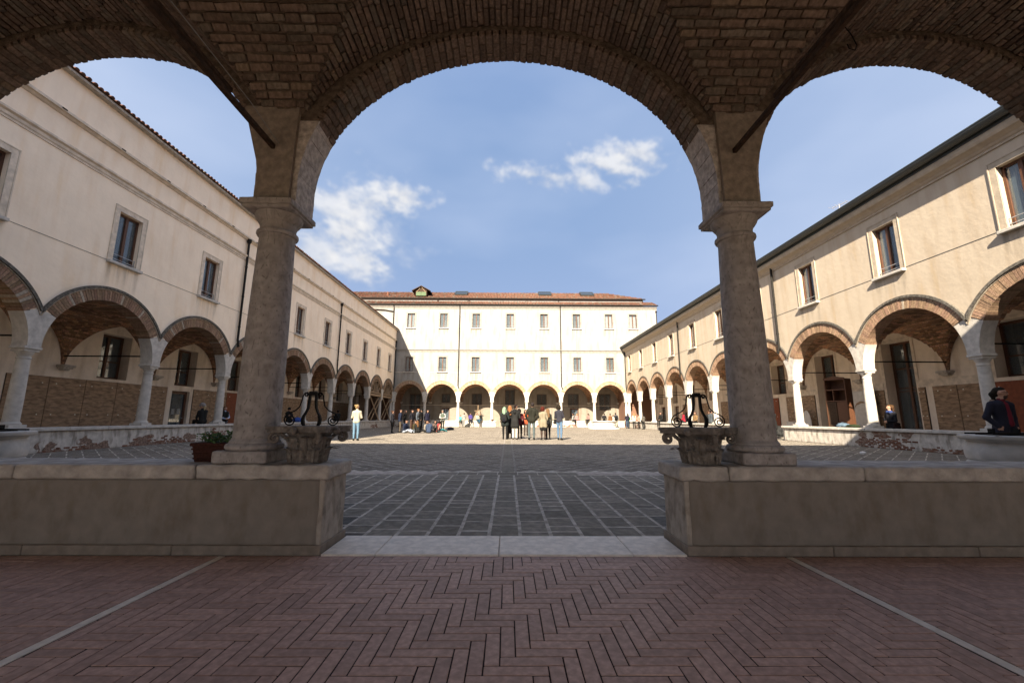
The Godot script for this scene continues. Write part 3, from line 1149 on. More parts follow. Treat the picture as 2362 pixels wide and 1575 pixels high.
# ---------------------------------------------------------------- the three wings round the courtyard
# Local axes of a wing: x along the facade to the right as seen from the courtyard, y up, z out into the courtyard.
func arcade(root: Node3D, cols: Array, wall_mat: Material, wall_top: float, holes: Array, bb: float, brick_k: float) -> void:
	var y0 := 3.1
	var yb := 4.05
	var x0: float = cols[0]
	var x1: float = cols[cols.size() - 1]
	# facade: arch zone, then the storeys above with their window holes
	var m := M.new()
	for i in cols.size() - 1:
		var xm: float = (cols[i] + cols[i + 1]) / 2
		var half: float = (cols[i + 1] - cols[i]) / 2
		var r := half - 0.19 + 0.18
		var n := 28
		for k in n:
			var xs := [xm - half + 2 * half * k / n, xm - half + 2 * half * (k + 1) / n]
			var ys := []
			for x in xs:
				var s: float = 1.0 - pow((x - xm) / r, 2)
				ys.append(maxf(3.9, y0 + (bb + 0.18) * sqrt(s)) if s > 0 else 3.9)
			m.q(Vector3(xs[0], ys[0], 0), Vector3(xs[1], ys[1], 0), Vector3(xs[1], 5.9, 0), Vector3(xs[0], 5.9, 0))
	m.wall(x0, x1, 5.9, wall_top, 0.0, holes, 0.22)
	put(root, "wall", m, wall_mat)
	# archivolts
	var tone := Color(0.40, 0.26, 0.175)
	for i in cols.size() - 1:
		var xm: float = (cols[i] + cols[i + 1]) / 2
		var half: float = (cols[i + 1] - cols[i]) / 2
		var key := "arch%d_%d_%d" % [int(half * 200), int(bb * 100), i % 3]
		if not cache.has(key):
			cache[key] = arch_meshes(half, bb, y0, yb, tone, brick_k)
		var a := node(root, "arch", Vector3(xm, 0, 0))
		inst(a, "mortar_bed", cache[key][0])
		inst(a, "bricks", cache[key][1]).set_meta("kind", "stuff")
		inst(a, "fillet", cache[key][2])
		inst(a, "moulding", cache[key][3])
	# columns and the white stone blocks above them
	for i in cols.size():
		var xc: float = cols[i]
		var hl: float = (xc - cols[i - 1]) / 2 if i > 0 else 2.1
		var hr: float = (cols[i + 1] - xc) / 2 if i < cols.size() - 1 else 2.1
		m = M.new()
		var n := 12
		for k in n:
			var ys := [3.085 + (yb - 3.085) * k / n, 3.085 + (yb - 3.085) * (k + 1) / n]
			var e := []
			for y in ys:
				var s := sqrt(maxf(0.0, 1.0 - pow((y - y0) / bb, 2)))
				e.append([-hl + (hl - 0.19) * s if i > 0 else -0.2, hr - (hr - 0.19) * s if i < cols.size() - 1 else 0.2])
			var z0 := -0.452
			var z1 := 0.014
			m.q(Vector3(e[0][0], ys[0], z1), Vector3(e[0][1], ys[0], z1), Vector3(e[1][1], ys[1], z1), Vector3(e[1][0], ys[1], z1))
			m.q(Vector3(e[0][1], ys[0], z0), Vector3(e[0][0], ys[0], z0), Vector3(e[1][0], ys[1], z0), Vector3(e[1][1], ys[1], z0))
			m.q(Vector3(e[0][0], ys[0], z0), Vector3(e[0][0], ys[0], z1), Vector3(e[1][0], ys[1], z1), Vector3(e[1][0], ys[1], z0))
			m.q(Vector3(e[0][1], ys[0], z1), Vector3(e[0][1], ys[0], z0), Vector3(e[1][1], ys[1], z0), Vector3(e[1][1], ys[1], z1))
		# its top is cut to the slant of the first voussoirs
		var t0 := asin((yb - y0) / bb)
		for e in [[-1.0, hl, i > 0], [1.0, hr, i < cols.size() - 1]]:
			if not e[2]:
				continue
			var r: float = e[1] - 0.19
			var a := Vector3(e[0] * (e[1] - r * cos(t0)), yb, 0.0142)
			var b := Vector3(0.0, yb, 0.0142)
			var o := ell(r + 0.37, bb + 0.37, t0)
			var f: float = clampf((e[1] - r * cos(t0)) / maxf(0.01, o.x - r * cos(t0)), 0, 1)
			var c := Vector3(0.0, lerpf(yb, o.y + y0, f), 0.0142)
			if e[0] < 0:
				m.tri(a, b, c)
			else:
				m.tri(b, a, c)
		put(root, "springer", m, mats.white_stone, Vector3(xc, 0, 0))
		if not cache.has("col"):
			var a := M.new()
			a.bev(Vector3(0, 0.79, 0), Vector3(0.47, 0.10, 0.47), 0.01)
			a.lathe([[0.2158, 0.84], [0.2258, 0.865], [0.2175, 0.89], [0.1975, 0.9], [0.1959, 0.915], [0.1793, 0.93]], 24)
			var b := M.new()
			b.lathe([[0.1760, 0.93], [0.1768, 1.3], [0.1735, 1.75], [0.1627, 2.25], [0.1477, 2.72]], 24)
			var c := M.new()
			c.lathe([[0.1477, 2.72], [0.1660, 2.73], [0.1660, 2.765], [0.1494, 2.775], [0.1511, 2.83], [0.1660, 2.85], [0.1926, 2.9], [0.1992, 2.935]], 24)
			c.bev(Vector3(0, 2.97, 0), Vector3(0.41, 0.07, 0.41), 0.008)
			c.bev(Vector3(0, 3.045, 0), Vector3(0.48, 0.078, 0.48), 0.012)
			cache.col = [a.mesh(mats.white_stone), b.mesh(mats.white_stone), c.mesh(mats.white_stone)]
		var col := node(root, "column", Vector3(xc, 0, -0.22))
		inst(col, "base", cache.col[0])
		inst(col, "shaft", cache.col[1])
		inst(col, "capital", cache.col[2])


func arch_meshes(half: float, bb: float, y0: float, yb: float, tone: Color, brick_k: float) -> Array:
	var r := half - 0.19
	var th0 := asin((yb - y0) / bb)
	var bed := M.new()
	var outer := func(t: float, w: float) -> Vector2:
		var p := ell(r + w, bb + w, t)
		if absf(p.x) > half - 0.004:
			var o := ell(r, bb, t)
			var f := (half - 0.004 - absf(o.x)) / maxf(1e-4, absf(p.x) - absf(o.x))
			p = o.lerp(p, clampf(f, 0, 1))
		return p
	for i in 36:
		var t0 := th0 + (PI - 2 * th0) * i / 36
		var t1 := th0 + (PI - 2 * th0) * (i + 1) / 36
		var a := ell(r + 0.006, bb + 0.006, t0)
		var b := ell(r + 0.006, bb + 0.006, t1)
		var c: Vector2 = outer.call(t0, 0.37)
		var d: Vector2 = outer.call(t1, 0.37)
		bed.q(Vector3(a.x, a.y + y0, 0.01), Vector3(c.x, c.y + y0, 0.01), Vector3(d.x, d.y + y0, 0.01), Vector3(b.x, b.y + y0, 0.01))
		bed.q(Vector3(a.x, a.y + y0, -0.44), Vector3(a.x, a.y + y0, 0.01), Vector3(b.x, b.y + y0, 0.01), Vector3(b.x, b.y + y0, -0.44))
	var m := M.new()
	var n := int((PI - 2 * th0) * (r + bb) / 2 / 0.082)
	for i in n:
		var w := (PI - 2 * th0) / n
		var t0 := th0 + w * i + w * 0.07
		var t1 := th0 + w * (i + 1) - w * 0.07
		var k := rng.randf_range(0.72, 1.18) * brick_k
		m.col = Color(tone.r * k, tone.g * k * rng.randf_range(0.95, 1.05), tone.b * k)
		if rng.randf() < 0.06:
			m.col = Color(0.5, 0.42, 0.33)
		var z := 0.026 + rng.randf_range(-0.005, 0.005)
		var dr := rng.randf_range(-0.004, 0.004)
		var p := []
		for t in [t0, t1]:
			var a := ell(r + dr, bb + dr, t)
			var c: Vector2 = outer.call(t, 0.36)
			p.append(Vector3(a.x, a.y + y0, z))
			p.append(Vector3(c.x, c.y + y0, z))
		var bz := Vector3(0, 0, -0.46 - z)
		m.q(p[0], p[1], p[3], p[2])
		m.q(p[0] + bz, p[0], p[2], p[2] + bz)
		m.q(p[1], p[0], p[0] - Vector3(0, 0, 0.03), p[1] - Vector3(0, 0, 0.03))
		m.q(p[2], p[3], p[3] - Vector3(0, 0, 0.03), p[2] - Vector3(0, 0, 0.03))
	var parts := [M.new(), M.new()]
	for i in 48:
		var t0 := th0 * 0.6 + (PI - 1.2 * th0) * i / 48
		var t1 := th0 * 0.6 + (PI - 1.2 * th0) * (i + 1) / 48
		for st in [[0.365, 0.41, 0.035], [0.40, 0.485, 0.075]]:
			var a := ell(r + st[0], bb + st[0], t0)
			var b := ell(r + st[0], bb + st[0], t1)
			var c := ell(r + st[1], bb + st[1], t0)
			var d := ell(r + st[1], bb + st[1], t1)
			if maxf(absf(a.x), absf(b.x)) > half - 0.003:
				continue
			c.x = clampf(c.x, -half + 0.003, half - 0.003)
			d.x = clampf(d.x, -half + 0.003, half - 0.003)
			var z: float = st[2]
			var g: M = parts[0 if z < 0.05 else 1]
			g.q(Vector3(a.x, a.y + y0, z), Vector3(c.x, c.y + y0, z), Vector3(d.x, d.y + y0, z), Vector3(b.x, b.y + y0, z))
			g.q(Vector3(a.x, a.y + y0, 0), Vector3(a.x, a.y + y0, z), Vector3(b.x, b.y + y0, z), Vector3(b.x, b.y + y0, 0))
			g.q(Vector3(c.x, c.y + y0, z), Vector3(c.x, c.y + y0, 0), Vector3(d.x, d.y + y0, 0), Vector3(d.x, d.y + y0, z))
	return [bed.mesh(mats.arch_mortar), m.mesh(mats.arch_brick), parts[0].mesh(mats.arch_moulding), parts[1].mesh(mats.arch_moulding if brick_k > 1.2 else mats.grimy_moulding)]


# cross vaults, inner wall and the mass of the building behind
func cloister(root: Node3D, cols: Array, depth: float, holes: Array, roof_y: float, back: float, skin := "plaster_inner") -> void:
	var zi := -depth
	var m := M.new()
	var x0: float = cols[0] - depth
	var x1: float = cols[cols.size() - 1] + depth
	m.wall(x0, x1, -0.03, 5.4, zi, holes, 0.5)
	put(root, "inner_wall", m, mats[skin])
	for i in cols.size() - 1:
		var xm: float = (cols[i] + cols[i + 1]) / 2
		var half: float = (cols[i + 1] - cols[i]) / 2
		var key := "vault%d_%d" % [int(half * 200), int(depth * 100)]
		if not cache.has(key):
			var vm := M.new()
			var zc := -(depth + 0.45) / 2
			var rz := (depth - 0.45) / 2
			var hx := func(x: float) -> float: return 3.05 + 2.02 * sqrt(maxf(0.0, 1.0 - pow(x / (half - 0.10), 2)))
			var hz := func(z: float) -> float: return 3.05 + 2.08 * sqrt(maxf(0.0, 1.0 - pow((z - zc) / rz, 2)))
			var nx := 36
			var nz := 30
			for a in nx:
				for b in nz:
					var xs := [half * -cos(PI * a / nx), half * -cos(PI * (a + 1) / nx)]
					var zs := [zc - rz * cos(PI * b / nz), zc - rz * cos(PI * (b + 1) / nz)]
					var p := []
					var uvs := []
					var xc: float = (xs[0] + xs[1]) / 2
					var zm: float = (zs[0] + zs[1]) / 2
					var along: bool = hx.call(xc) > hz.call(zm)
					for k in [[0, 0], [1, 0], [1, 1], [0, 1]]:
						var x: float = xs[k[0]]
						var z: float = zs[k[1]]
						p.append(Vector3(x, maxf(hx.call(x), hz.call(z)), z))
						if along:
							uvs.append(Vector2(z / 2.0, asin(clampf(x / half, -1, 1)) * half / 1.12))
						else:
							uvs.append(Vector2(x / 2.0, asin(clampf((z - zc) / rz, -1, 1)) * rz / 1.12))
					vm.q(p[0], p[1], p[2], p[3], uvs[0], uvs[1], uvs[2], uvs[3])
			cache[key] = vm.mesh(mats.vault_brick)
		inst(root, "vault", cache[key], Transform3D(Basis(), Vector3(xm, 0, 0)))
	for i in range(0, cols.size()):
		m = M.new()
		m.bev(Vector3(cols[i], 3.02, zi + 0.16), Vector3(0.46, 0.09, 0.34), 0.01)
		m.bev(Vector3(cols[i], 2.945, zi + 0.13), Vector3(0.38, 0.07, 0.27), 0.01)
		m.bev(Vector3(cols[i], 2.88, zi + 0.10), Vector3(0.28, 0.06, 0.2), 0.02)
		put(root, "corbel", m, mats.coping_stone)
		m = M.new()
		m.tube([Vector3(cols[i], 3.42, -0.4), Vector3(cols[i], 3.42, zi)], 0.028, 6)
		put(root, "tie_rod", m, mats.iron)
	# upper mass, closed on top and behind
	m = M.new()
	m.box(cols[0], cols[cols.size() - 1], 5.45, 5.6, -back, -0.05)
	m.box(cols[0], cols[cols.size() - 1], 5.6, roof_y, -back, -1.3)
	put(root, "core", m, mats.room_dark)


# a two-leaved casement in a hole of width w and height h whose sill is at y; z is the wall face
func window(root: Node3D, x: float, y: float, w: float, h: float, z: float, style: Dictionary) -> Node3D:
	var win := node(root, "window", Vector3(x, y, z))
	var key := "win%d_%d_%s" % [int(w * 100), int(h * 100), str(style)]
	if not cache.has(key):
		var out := {}
		var f := M.new()
		var zf := -0.17
		var fw: float = style.get("bar", 0.075)
		f.box(-w / 2, -w / 2 + fw, 0, h, zf - 0.05, zf + 0.03)
		f.box(w / 2 - fw, w / 2, 0, h, zf - 0.05, zf + 0.03)
		f.box(-w / 2 + fw, w / 2 - fw, h - fw, h, zf - 0.05, zf + 0.03)
		f.box(-w / 2 + fw, w / 2 - fw, 0, fw, zf - 0.05, zf + 0.03)
		f.box(-0.055, 0.055, fw, h - fw, zf - 0.05, zf + 0.036)
		for t in style.get("transoms", []):
			f.box(-w / 2 + fw, -0.055, t, t + 0.05, zf - 0.04, zf + 0.02)
			f.box(0.055, w / 2 - fw, t, t + 0.05, zf - 0.04, zf + 0.02)
		out.frame = f.mesh(mats[style.get("wood", "frame_wood")])
		var p := M.new()
		p.box(-w / 2 + fw, -0.055, fw, h - fw, zf - 0.018, zf - 0.01)
		out.pane = p.mesh(mats.glass)
		p = M.new()
		p.box(0.055, w / 2 - fw, fw, h - fw, zf - 0.018, zf - 0.01)
		out.pane2 = p.mesh(mats.glass)
		p = M.new()
		var b := -0.95
		p.q(Vector3(-w / 2, 0, b), Vector3(w / 2, 0, b), Vector3(w / 2, h, b), Vector3(-w / 2, h, b))
		p.q(Vector3(-w / 2, 0, zf - 0.05), Vector3(-w / 2, 0, b), Vector3(-w / 2, h, b), Vector3(-w / 2, h, zf - 0.05))
		p.q(Vector3(w / 2, 0, b), Vector3(w / 2, 0, zf - 0.05), Vector3(w / 2, h, zf - 0.05), Vector3(w / 2, h, b))
		p.q(Vector3(-w / 2, h, zf - 0.05), Vector3(-w / 2, h, b), Vector3(w / 2, h, b), Vector3(w / 2, h, zf - 0.05))
		p.q(Vector3(-w / 2, 0, b), Vector3(-w / 2, 0, zf - 0.05), Vector3(w / 2, 0, zf - 0.05), Vector3(w / 2, 0, b))
		out.room = p.mesh(mats.room_dark)
		if style.has("trim"):
			var t: float = style.trim
			var g := M.new()
			for k in [[-w / 2 - t, -w / 2, 0.0, h + t], [w / 2, w / 2 + t, 0.0, h + t], [-w / 2, w / 2, h, h + t]]:
				g.box(k[0], k[1], k[2], k[3], -0.01, 0.02)
			for k in [[-w / 2 - t, -w / 2 - t + 0.03, 0.0, h + t], [w / 2 + t - 0.03, w / 2 + t, 0.0, h + t], [-w / 2 - t + 0.03, w / 2 + t - 0.03, h + t - 0.03, h + t]]:
				g.box(k[0], k[1], k[2], k[3] + 0.001, 0.02, 0.035)
			out.surround = g.mesh(mats[style.trim_mat])
		if style.has("sill"):
			var g := M.new()
			g.bev(Vector3(0, -0.05, -0.04), Vector3(w + 2 * style.sill, 0.1, 0.36), 0.012)
			out.sill = g.mesh(mats.white_stone)
			g = M.new()
			var wd: float = w + 2 * style.sill + 0.1
			g.q(Vector3(-wd / 2, -1.75, 0.004), Vector3(wd / 2, -1.75, 0.004), Vector3(wd / 2, -0.1, 0.004), Vector3(-wd / 2, -0.1, 0.004), Vector2(0, 1), Vector2(1, 1), Vector2(1, 0), Vector2(0, 0))
			out.rain_stain = g.mesh(mats["rain_stain_%d" % (int(style.get("variant", 0)) % 3)])
		if style.has("rail"):
			var g := M.new()
			for yy in [0.13, 0.30]:
				g.tube([Vector3(-w / 2 - 0.02, yy, -0.06), Vector3(w / 2 + 0.02, yy, -0.06)], 0.013, 6)
			for xx in [-w / 2 + 0.02, w / 2 - 0.02]:
				g.tube([Vector3(xx, 0.05, -0.08), Vector3(xx, 0.31, -0.06)], 0.011, 6)
			out.railing = g.mesh(mats.metal)
		if style.has("grille"):
			var g := M.new()
			var st := 0.17
			for sg in [-1.0, 1.0]:
				var c := -w - h
				while c < w + h:
					var pts := []
					for yy in [0.02, h - 0.02]:
						pts.append(Vector2(c + sg * yy, yy))
					var a: Vector2 = pts[0]
					var e: Vector2 = pts[1]
					var lo := -w / 2 + 0.02
					var hi := w / 2 - 0.02
					var ta := clampf((lo - a.x) / (e.x - a.x), 0, 1)
					var tb := clampf((hi - a.x) / (e.x - a.x), 0, 1)
					if absf(ta - tb) > 0.02:
						var s := a.lerp(e, minf(ta, tb))
						var q2 := a.lerp(e, maxf(ta, tb))
						g.tube([Vector3(s.x, s.y, -0.05 + 0.01 * sg), Vector3(q2.x, q2.y, -0.05 + 0.01 * sg)], 0.012, 4)
					c += st
			out.grille = g.mesh(mats.metal_dull)
		if style.has("curtain"):
			for e in style.curtain:
				var g := M.new()
				var nn := 24
				var a0: float = e[0] * w
				var a1: float = e[1] * w
				for i in nn:
					var u0 := a0 + (a1 - a0) * i / nn
					var u1 := a0 + (a1 - a0) * (i + 1) / nn
					var lean: float = e[2] if e.size() > 2 else 0.0
					g.q(Vector3(u0 + lean, 0.02, -0.3 + 0.025 * sin(i * 1.7)), Vector3(u1 + lean, 0.02, -0.3 + 0.025 * sin((i + 1) * 1.7)), Vector3(u1, h, -0.3 + 0.02 * sin((i + 1) * 1.7)), Vector3(u0, h, -0.3 + 0.02 * sin(i * 1.7)))
				out["curtain%d" % style.curtain.find(e)] = g.mesh(mats.curtain)
		cache[key] = out
	var o: Dictionary = cache[key]
	for k in o:
		inst(win, {"pane2": "pane", "room": "interior", "curtain0": "curtain", "curtain1": "curtain"}.get(k, k), o[k])
	return win


func pipe(root: Node3D, x: float, top: float, bottom: float, kick := 0.12) -> void:
	var m := M.new()
	m.tube([Vector3(x, top, 0.10), Vector3(x, bottom + 0.35, 0.10), Vector3(x + kick, bottom, 0.10)], 0.055, 10)
	m.lathe([[0.055, 0], [0.11, 0.10], [0.12, 0.25], [0.1, 0.26]], 10, Vector3(x, top - 0.2, 0.10))
	var y := bottom + 1.0
	while y < top:
		m.lathe([[0.055, 0], [0.068, 0.005], [0.068, 0.05], [0.055, 0.055]], 10, Vector3(x, y, 0.10))
		y += 1.6
	put(root, "downpipe", m, mats.pipe)


func band(root: Node3D, called: String, x0: float, x1: float, prof: Array, m_: Material) -> void:
	# prof: [z, y] outline from the wall at the bottom round to the wall at the top
	var m := M.new()
	for i in prof.size() - 1:
		m.q(Vector3(x0, prof[i][1], prof[i][0]), Vector3(x1, prof[i][1], prof[i][0]), Vector3(x1, prof[i + 1][1], prof[i + 1][0]), Vector3(x0, prof[i + 1][1], prof[i + 1][0]))
	for x in [x0, x1]:
		for i in range(1, prof.size() - 1):
			m.tri(Vector3(x, prof[0][1], prof[0][0]), Vector3(x, prof[i][1], prof[i][0]), Vector3(x, prof[i + 1][1], prof[i + 1][0]))
	put(root, called, m, m_)


# rows of half-round tiles over a slope: x0..x1, from (z0, y0) at the eave back to (z1, y1) at the ridge
func tiles(root: Node3D, x0: float, x1: float, z0: float, y0: float, z1: float, y1: float, rows: int, hip := 0.0) -> void:
	if not cache.has("tile"):
		var m := M.new()
		var n := 6
		for i in n:
			var a := PI * i / n
			var b := PI * (i + 1) / n
			var e := [Vector3(-cos(a), sin(a) * 0.9, 0), Vector3(-cos(b), sin(b) * 0.9, 0)]
			var f := [Vector3(-cos(a) * 0.8, sin(a) * 0.7, -1), Vector3(-cos(b) * 0.8, sin(b) * 0.7, -1)]
			m.q(e[0], e[1], f[1], f[0])
			m.tri(Vector3.ZERO, e[1], e[0])
		cache.tile = m.mesh(mats.roof_tile)
	var where := []
	var tints := []
	var up := Vector3(0, y1 - y0, z1 - z0)
	var l := up.length()
	var dir := up / l
	var nn := Vector3(0, -dir.z, dir.y)
	var x := x0 + 0.1
	while x < x1:
		for r in rows:
			if x > x1 - hip * (r + 0.5) / rows:
				continue
			var o := Vector3(x + rng.randf_range(-0.01, 0.01), y0, z0) + dir * (l * r / rows) + nn * (0.012 + rng.randf_range(-0.01, 0.01))
			where.append(Transform3D(Basis(Vector3(0.078, 0, 0), nn * 0.078, -dir * (l / rows + 0.06)), o))
			var k := rng.randf_range(0.6, 1.25)
			tints.append(Color(0.17 * k, 0.082 * k, 0.055 * k) if rng.randf() < 0.85 else Color(0.17 * k, 0.14 * k, 0.11 * k))
		x += 0.205
	var m := M.new()
	m.q(Vector3(x0, y0, z0), Vector3(x1, y0, z0), Vector3(x1 - hip, y1, z1), Vector3(x0, y1, z1))
	put(root, "roof", m, mats.roof_base)
	stuff(root, "roof_tiles", cache.tile, where, tints)


# a parapet between the columns, its coping in separate stones, and patches where the render has come off the bricks
func wing_parapet(label: String, at: Vector3, turn: float, runs: Array, patches: Array) -> void:
	var w := thing("low_wall", label, "low wall", at, turn)
	var used := 0
	for r in runs:
		var m := M.new()
		var l: float = r[1] - r[0]
		rough_box(m, Vector3((r[0] + r[1]) / 2, 0.31, -0.22), Vector3(l, 0.69, 0.47), Vector3i(int(l * 5), 6, 3), 0.012, 0.012, 5)
		put(w, "wall", m, mats.plaster_parapet)
		var x: float = r[0]
		while x < r[1] - 0.05:
			var s: float = minf(rng.randf_range(1.25, 1.6), r[1] - x)
			if r[1] - x - s < 0.4:
				s = r[1] - x
			m = M.new()
			m.bev(Vector3(x + s / 2, 0.7, -0.22), Vector3(s - 0.006, 0.104, 0.62), 0.012)
			put(w, "coping_stone", m, mats.white_stone)
			x += s
	var f := FastNoiseLite.new()
	f.frequency = 1.1
	f.seed = 77
	var shapes := old_bricks()
	var where := [[], [], [], []]
	var tints := [[], [], [], []]
	for p in patches:
		var blob := M.new()
		for i in int((p[1] - p[0]) * 7.0):
			var c := Vector2(lerpf(p[0], p[1], 0.08 + 0.84 * rng.randf()), clampf(p[2] + rng.randfn(0.0, 0.14), 0.05, 0.56))
			var poly := PackedVector2Array()
			var rr := rng.randf_range(0.07, 0.22)
			var n := 13
			for j in n:
				var a := TAU * j / n
				var q2 := c + Vector2(cos(a) * rr * 1.6, sin(a) * rr * 0.75) * rng.randf_range(0.6, 1.15)
				poly.append(Vector2(q2.x, clampf(q2.y, 0.01, 0.63)))
			if Geometry2D.triangulate_polygon(poly).size():
				blob.slab(poly, 0.0, 0.0155 + 0.0003 * i)
		put(w, "bare_patch", blob, mats.bare_patch).set_meta("kind", "stuff")
		for row in 9:
			var y := 0.045 + row * 0.068
			var x: float = p[0] + (0.13 if row % 2 else 0.0)
			while x < p[1]:
				var c: float = (p[0] + p[1]) / 2
				var hw: float = (p[1] - p[0]) / 2
				var lim := 1.0 - pow((x - c) / hw, 2) - pow(maxf(0.0, (y - p[2]) / p[3]), 2)
				if f.get_noise_2d(x * 1.6, y * 5.0) + f.get_noise_2d(x * 5.0 + 40, y * 11.0) * 0.5 + lim * 0.8 + rng.randf_range(-0.25, 0.2) > 0.36:
					var t := Transform3D(Basis.from_scale(Vector3(0.245 * rng.randf_range(0.4, 1.0), 0.056, 0.05)), Vector3(x, y, -0.002 + rng.randf_range(-0.006, 0.006)))
					t.basis = Basis(Vector3(t.basis.x.x, 0, 0), Vector3(0, 0, 0.05), Vector3(0, -0.056, 0))
					var k := rng.randi() % 4
					if used < 150:
						used += 1
						var o := inst(w, "brick", shapes[k], t)
						o.material_override = mats["bare_brick_%d" % (rng.randi() % 3)]
					else:
						where[k].append(t)
						tints[k].append(Color(0.26, 0.12, 0.08) * rng.randf_range(0.6, 1.2))
				x += 0.262
	for k in 4:
		if where[k].size():
			stuff(w, "bricks", shapes[k], where[k], tints[k])


func left_wing() -> void:
	var root := thing("left_building", "long cream building with arcade along the shaded left side of the courtyard", "building", Vector3(-13.9, 0, 0), PI / 2)
	var cols := []
	for i in range(-2, 10):
		cols.append(12.44 + 4.373 * i)
	var wx := []
	for k in range(-1, 9):
		wx.append(14.79 + 4.36 * k)
	var holes := []
	for x in wx:
		holes.append([x - 0.475, x + 0.475, 6.44, 8.30])
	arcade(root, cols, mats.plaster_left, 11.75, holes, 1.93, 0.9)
	var inner := []
	var iw := []
	for k in range(-1, 8):
		var x := 19.0 + 4.28 * k
		inner.append([x - 0.72, x + 0.72, 2.70, 4.66])
		iw.append([x, 2.70, 1.44, 1.96])
	inner.append([22.5, 23.75, 0.0, 2.42])
	inner.append([31.2, 32.4, 0.0, 2.42])
	inner.append([12.9, 14.45, 0.0, 4.4])
	inner = inner.filter(func(h): return not (h[0] > 13.9 and h[0] < 14.2 and h[2] > 2))
	cloister(root, cols, 3.62, inner, 11.7, 9.0)
	var k := 0
	for x in wx:
		window(root, x, 6.44, 0.95, 1.86, 0.0, {"trim": 0.2, "trim_mat": "trim_left", "sill": 0.2, "rail": 1, "variant": k % 3})
		k += 1
	for w in iw:
		if w[0] > 15:
			window(root, w[0], w[1], w[2], w[3], -3.88, {"bar": 0.1, "transoms": [0.75]})
	window(root, 13.675, 0.02, 1.55, 4.38, -3.85, {"bar": 0.14, "transoms": [2.3, 3.3]})
	for d in [[23.125, 1.25], [31.8, 1.2]]:
		door(root, d[0], 0.0, d[1], 2.42, -3.62, true)
	# boarding along the foot of the inner wall
	var x := 15.0
	while x < 50:
		var l := 1.43
		if (x + l > 22.3 and x < 23.95) or (x + l > 31.0 and x < 32.6):
			x = 24.0 if x < 24 else 32.65
			continue
		var red: bool = x > 25.9 and x < 28.9
		var m := M.new()
		m.box(x, x + l - 0.024, 0.02, 2.56, -3.604, -3.585)
		put(root, "board_panel", m, mats.red_panel if red else mats.panel_wood)
		m = M.new()
		m.box(x - 0.012, x + l + 0.012, 0.0, 2.572, -3.63, -3.605)
		put(root, "batten", m, mats.dark_wood)
		m = M.new()
		for bx in [0.25, l - 0.25]:
			for by in [1.15, 2.32]:
				m.bev(Vector3(x + bx, by, -3.577), Vector3(0.045, 0.045, 0.016), 0.006)
		put(root, "bolts", m, mats.bolt)
		x += l
	# mouldings, ledge, eave, tiles
	var x0: float = cols[0]
	var x1 := 52.0
	band(root, "string_course", x0, x1, [[0, 9.18], [0.03, 9.18], [0.03, 9.24], [0.06, 9.27], [0.06, 9.36], [0.13, 9.40], [0.13, 9.46], [0, 9.48]], mats.trim_left)
	band(root, "ledge", x0, x1, [[0, 10.28], [0.06, 10.30], [0.1, 10.36], [0.17, 10.36], [0.17, 10.44], [0.03, 10.46]], mats.trim_left)
	var m2 := M.new()
	m2.box(x0, x1, 10.45, 11.66, -0.3, 0.04)
	put(root, "attic_wall", m2, mats.plaster_left)
	m2 = M.new()
	m2.box(x0, x1 + 0.1, 11.66, 11.74, -0.5, 0.26)
	put(root, "eave", m2, mats.coping_stone)
	m2 = M.new()
	m2.q(Vector3(x0, 11.74, 0.27), Vector3(x1, 11.74, 0.27), Vector3(x1, 14.0, -9), Vector3(x0, 14.0, -9))
	m2.box(x0, x1, 0, 13.9, -9.1, -9.0)
	m2.box(x0, x0 + 0.1, 5.6, 11.7, -9, -0.3)
	put(root, "roof_deck", m2, mats.roof_base)
	tiles(root, x0, x1, 0.33, 11.76, -0.5, 11.96, 2)
	m2 = M.new()
	for i in 24:
		m2.box(x0 + 1.9 + i * 2.05, x0 + 2.05 + i * 2.05, 10.39, 10.43, 0.165, 0.185)
	put(root, "weep_holes", m2, mats.iron)
	band(root, "cable", x0, x1, [[0, 6.41], [0.012, 6.41], [0.012, 6.422], [0, 6.422]], mats.metal_dull)
	for p in [21.5, 34.35]:
		pipe(root, p, 10.3, 4.6)
	pipe(root, 51.75, 10.3, 4.6, -0.1)
	wing_parapet("weathered low parapet with white coping below the left arcade", Vector3(-13.9, 0, 0), PI / 2, [[4.3, 51.6]], [[13.0, 15.6, 0.0, 0.2], [16.0, 19.6, 0.05, 0.28], [19.8, 21.6, 0.25, 0.25], [44.0, 46.5, 0.2, 0.2]])


func door(root: Node3D, x: float, y: float, w: float, h: float, z: float, paper: bool) -> void:
	var d := node(root, "door", Vector3(x, y, z))
	var m := M.new()
	m.box(-w / 2, -w / 2 + 0.13, 0, h, -0.24, -0.14)
	m.box(w / 2 - 0.13, w / 2, 0, h, -0.24, -0.14)
	m.box(-w / 2 + 0.13, w / 2 - 0.13, h - 0.14, h, -0.24, -0.14)
	m.box(-w / 2 + 0.13, w / 2 - 0.13, 0, 0.2, -0.24, -0.14)
	put(d, "frame", m, mats.frame_wood)
	m = M.new()
	m.box(-w / 2 + 0.13, w / 2 - 0.13, 0.2, h - 0.14, -0.2, -0.19)
	put(d, "pane", m, mats.glass)
	m = M.new()
	m.box(-w / 2, w / 2, 0, h, -0.9, -0.85)
	m.box(-w / 2 - 0.02, -w / 2, 0, h, -0.9, -0.24)
	m.box(w / 2, w / 2 + 0.02, 0, h, -0.9, -0.24)
	put(d, "interior", m, mats.room_dark)
	m = M.new()
	m.tube([Vector3(w / 2 - 0.17, 1.02, -0.13), Vector3(w / 2 - 0.17, 1.02, -0.09), Vector3(w / 2 - 0.30, 1.02, -0.09)], 0.012, 8)
	put(d, "handle", m, mats.metal)
	if paper:
		for k in [-0.25, 0.12]:
			m = M.new()
			m.box(k, k + 0.2, 1.2, 1.5, -0.189, -0.186)
			put(d, "paper_notice", m, mats.curtain)


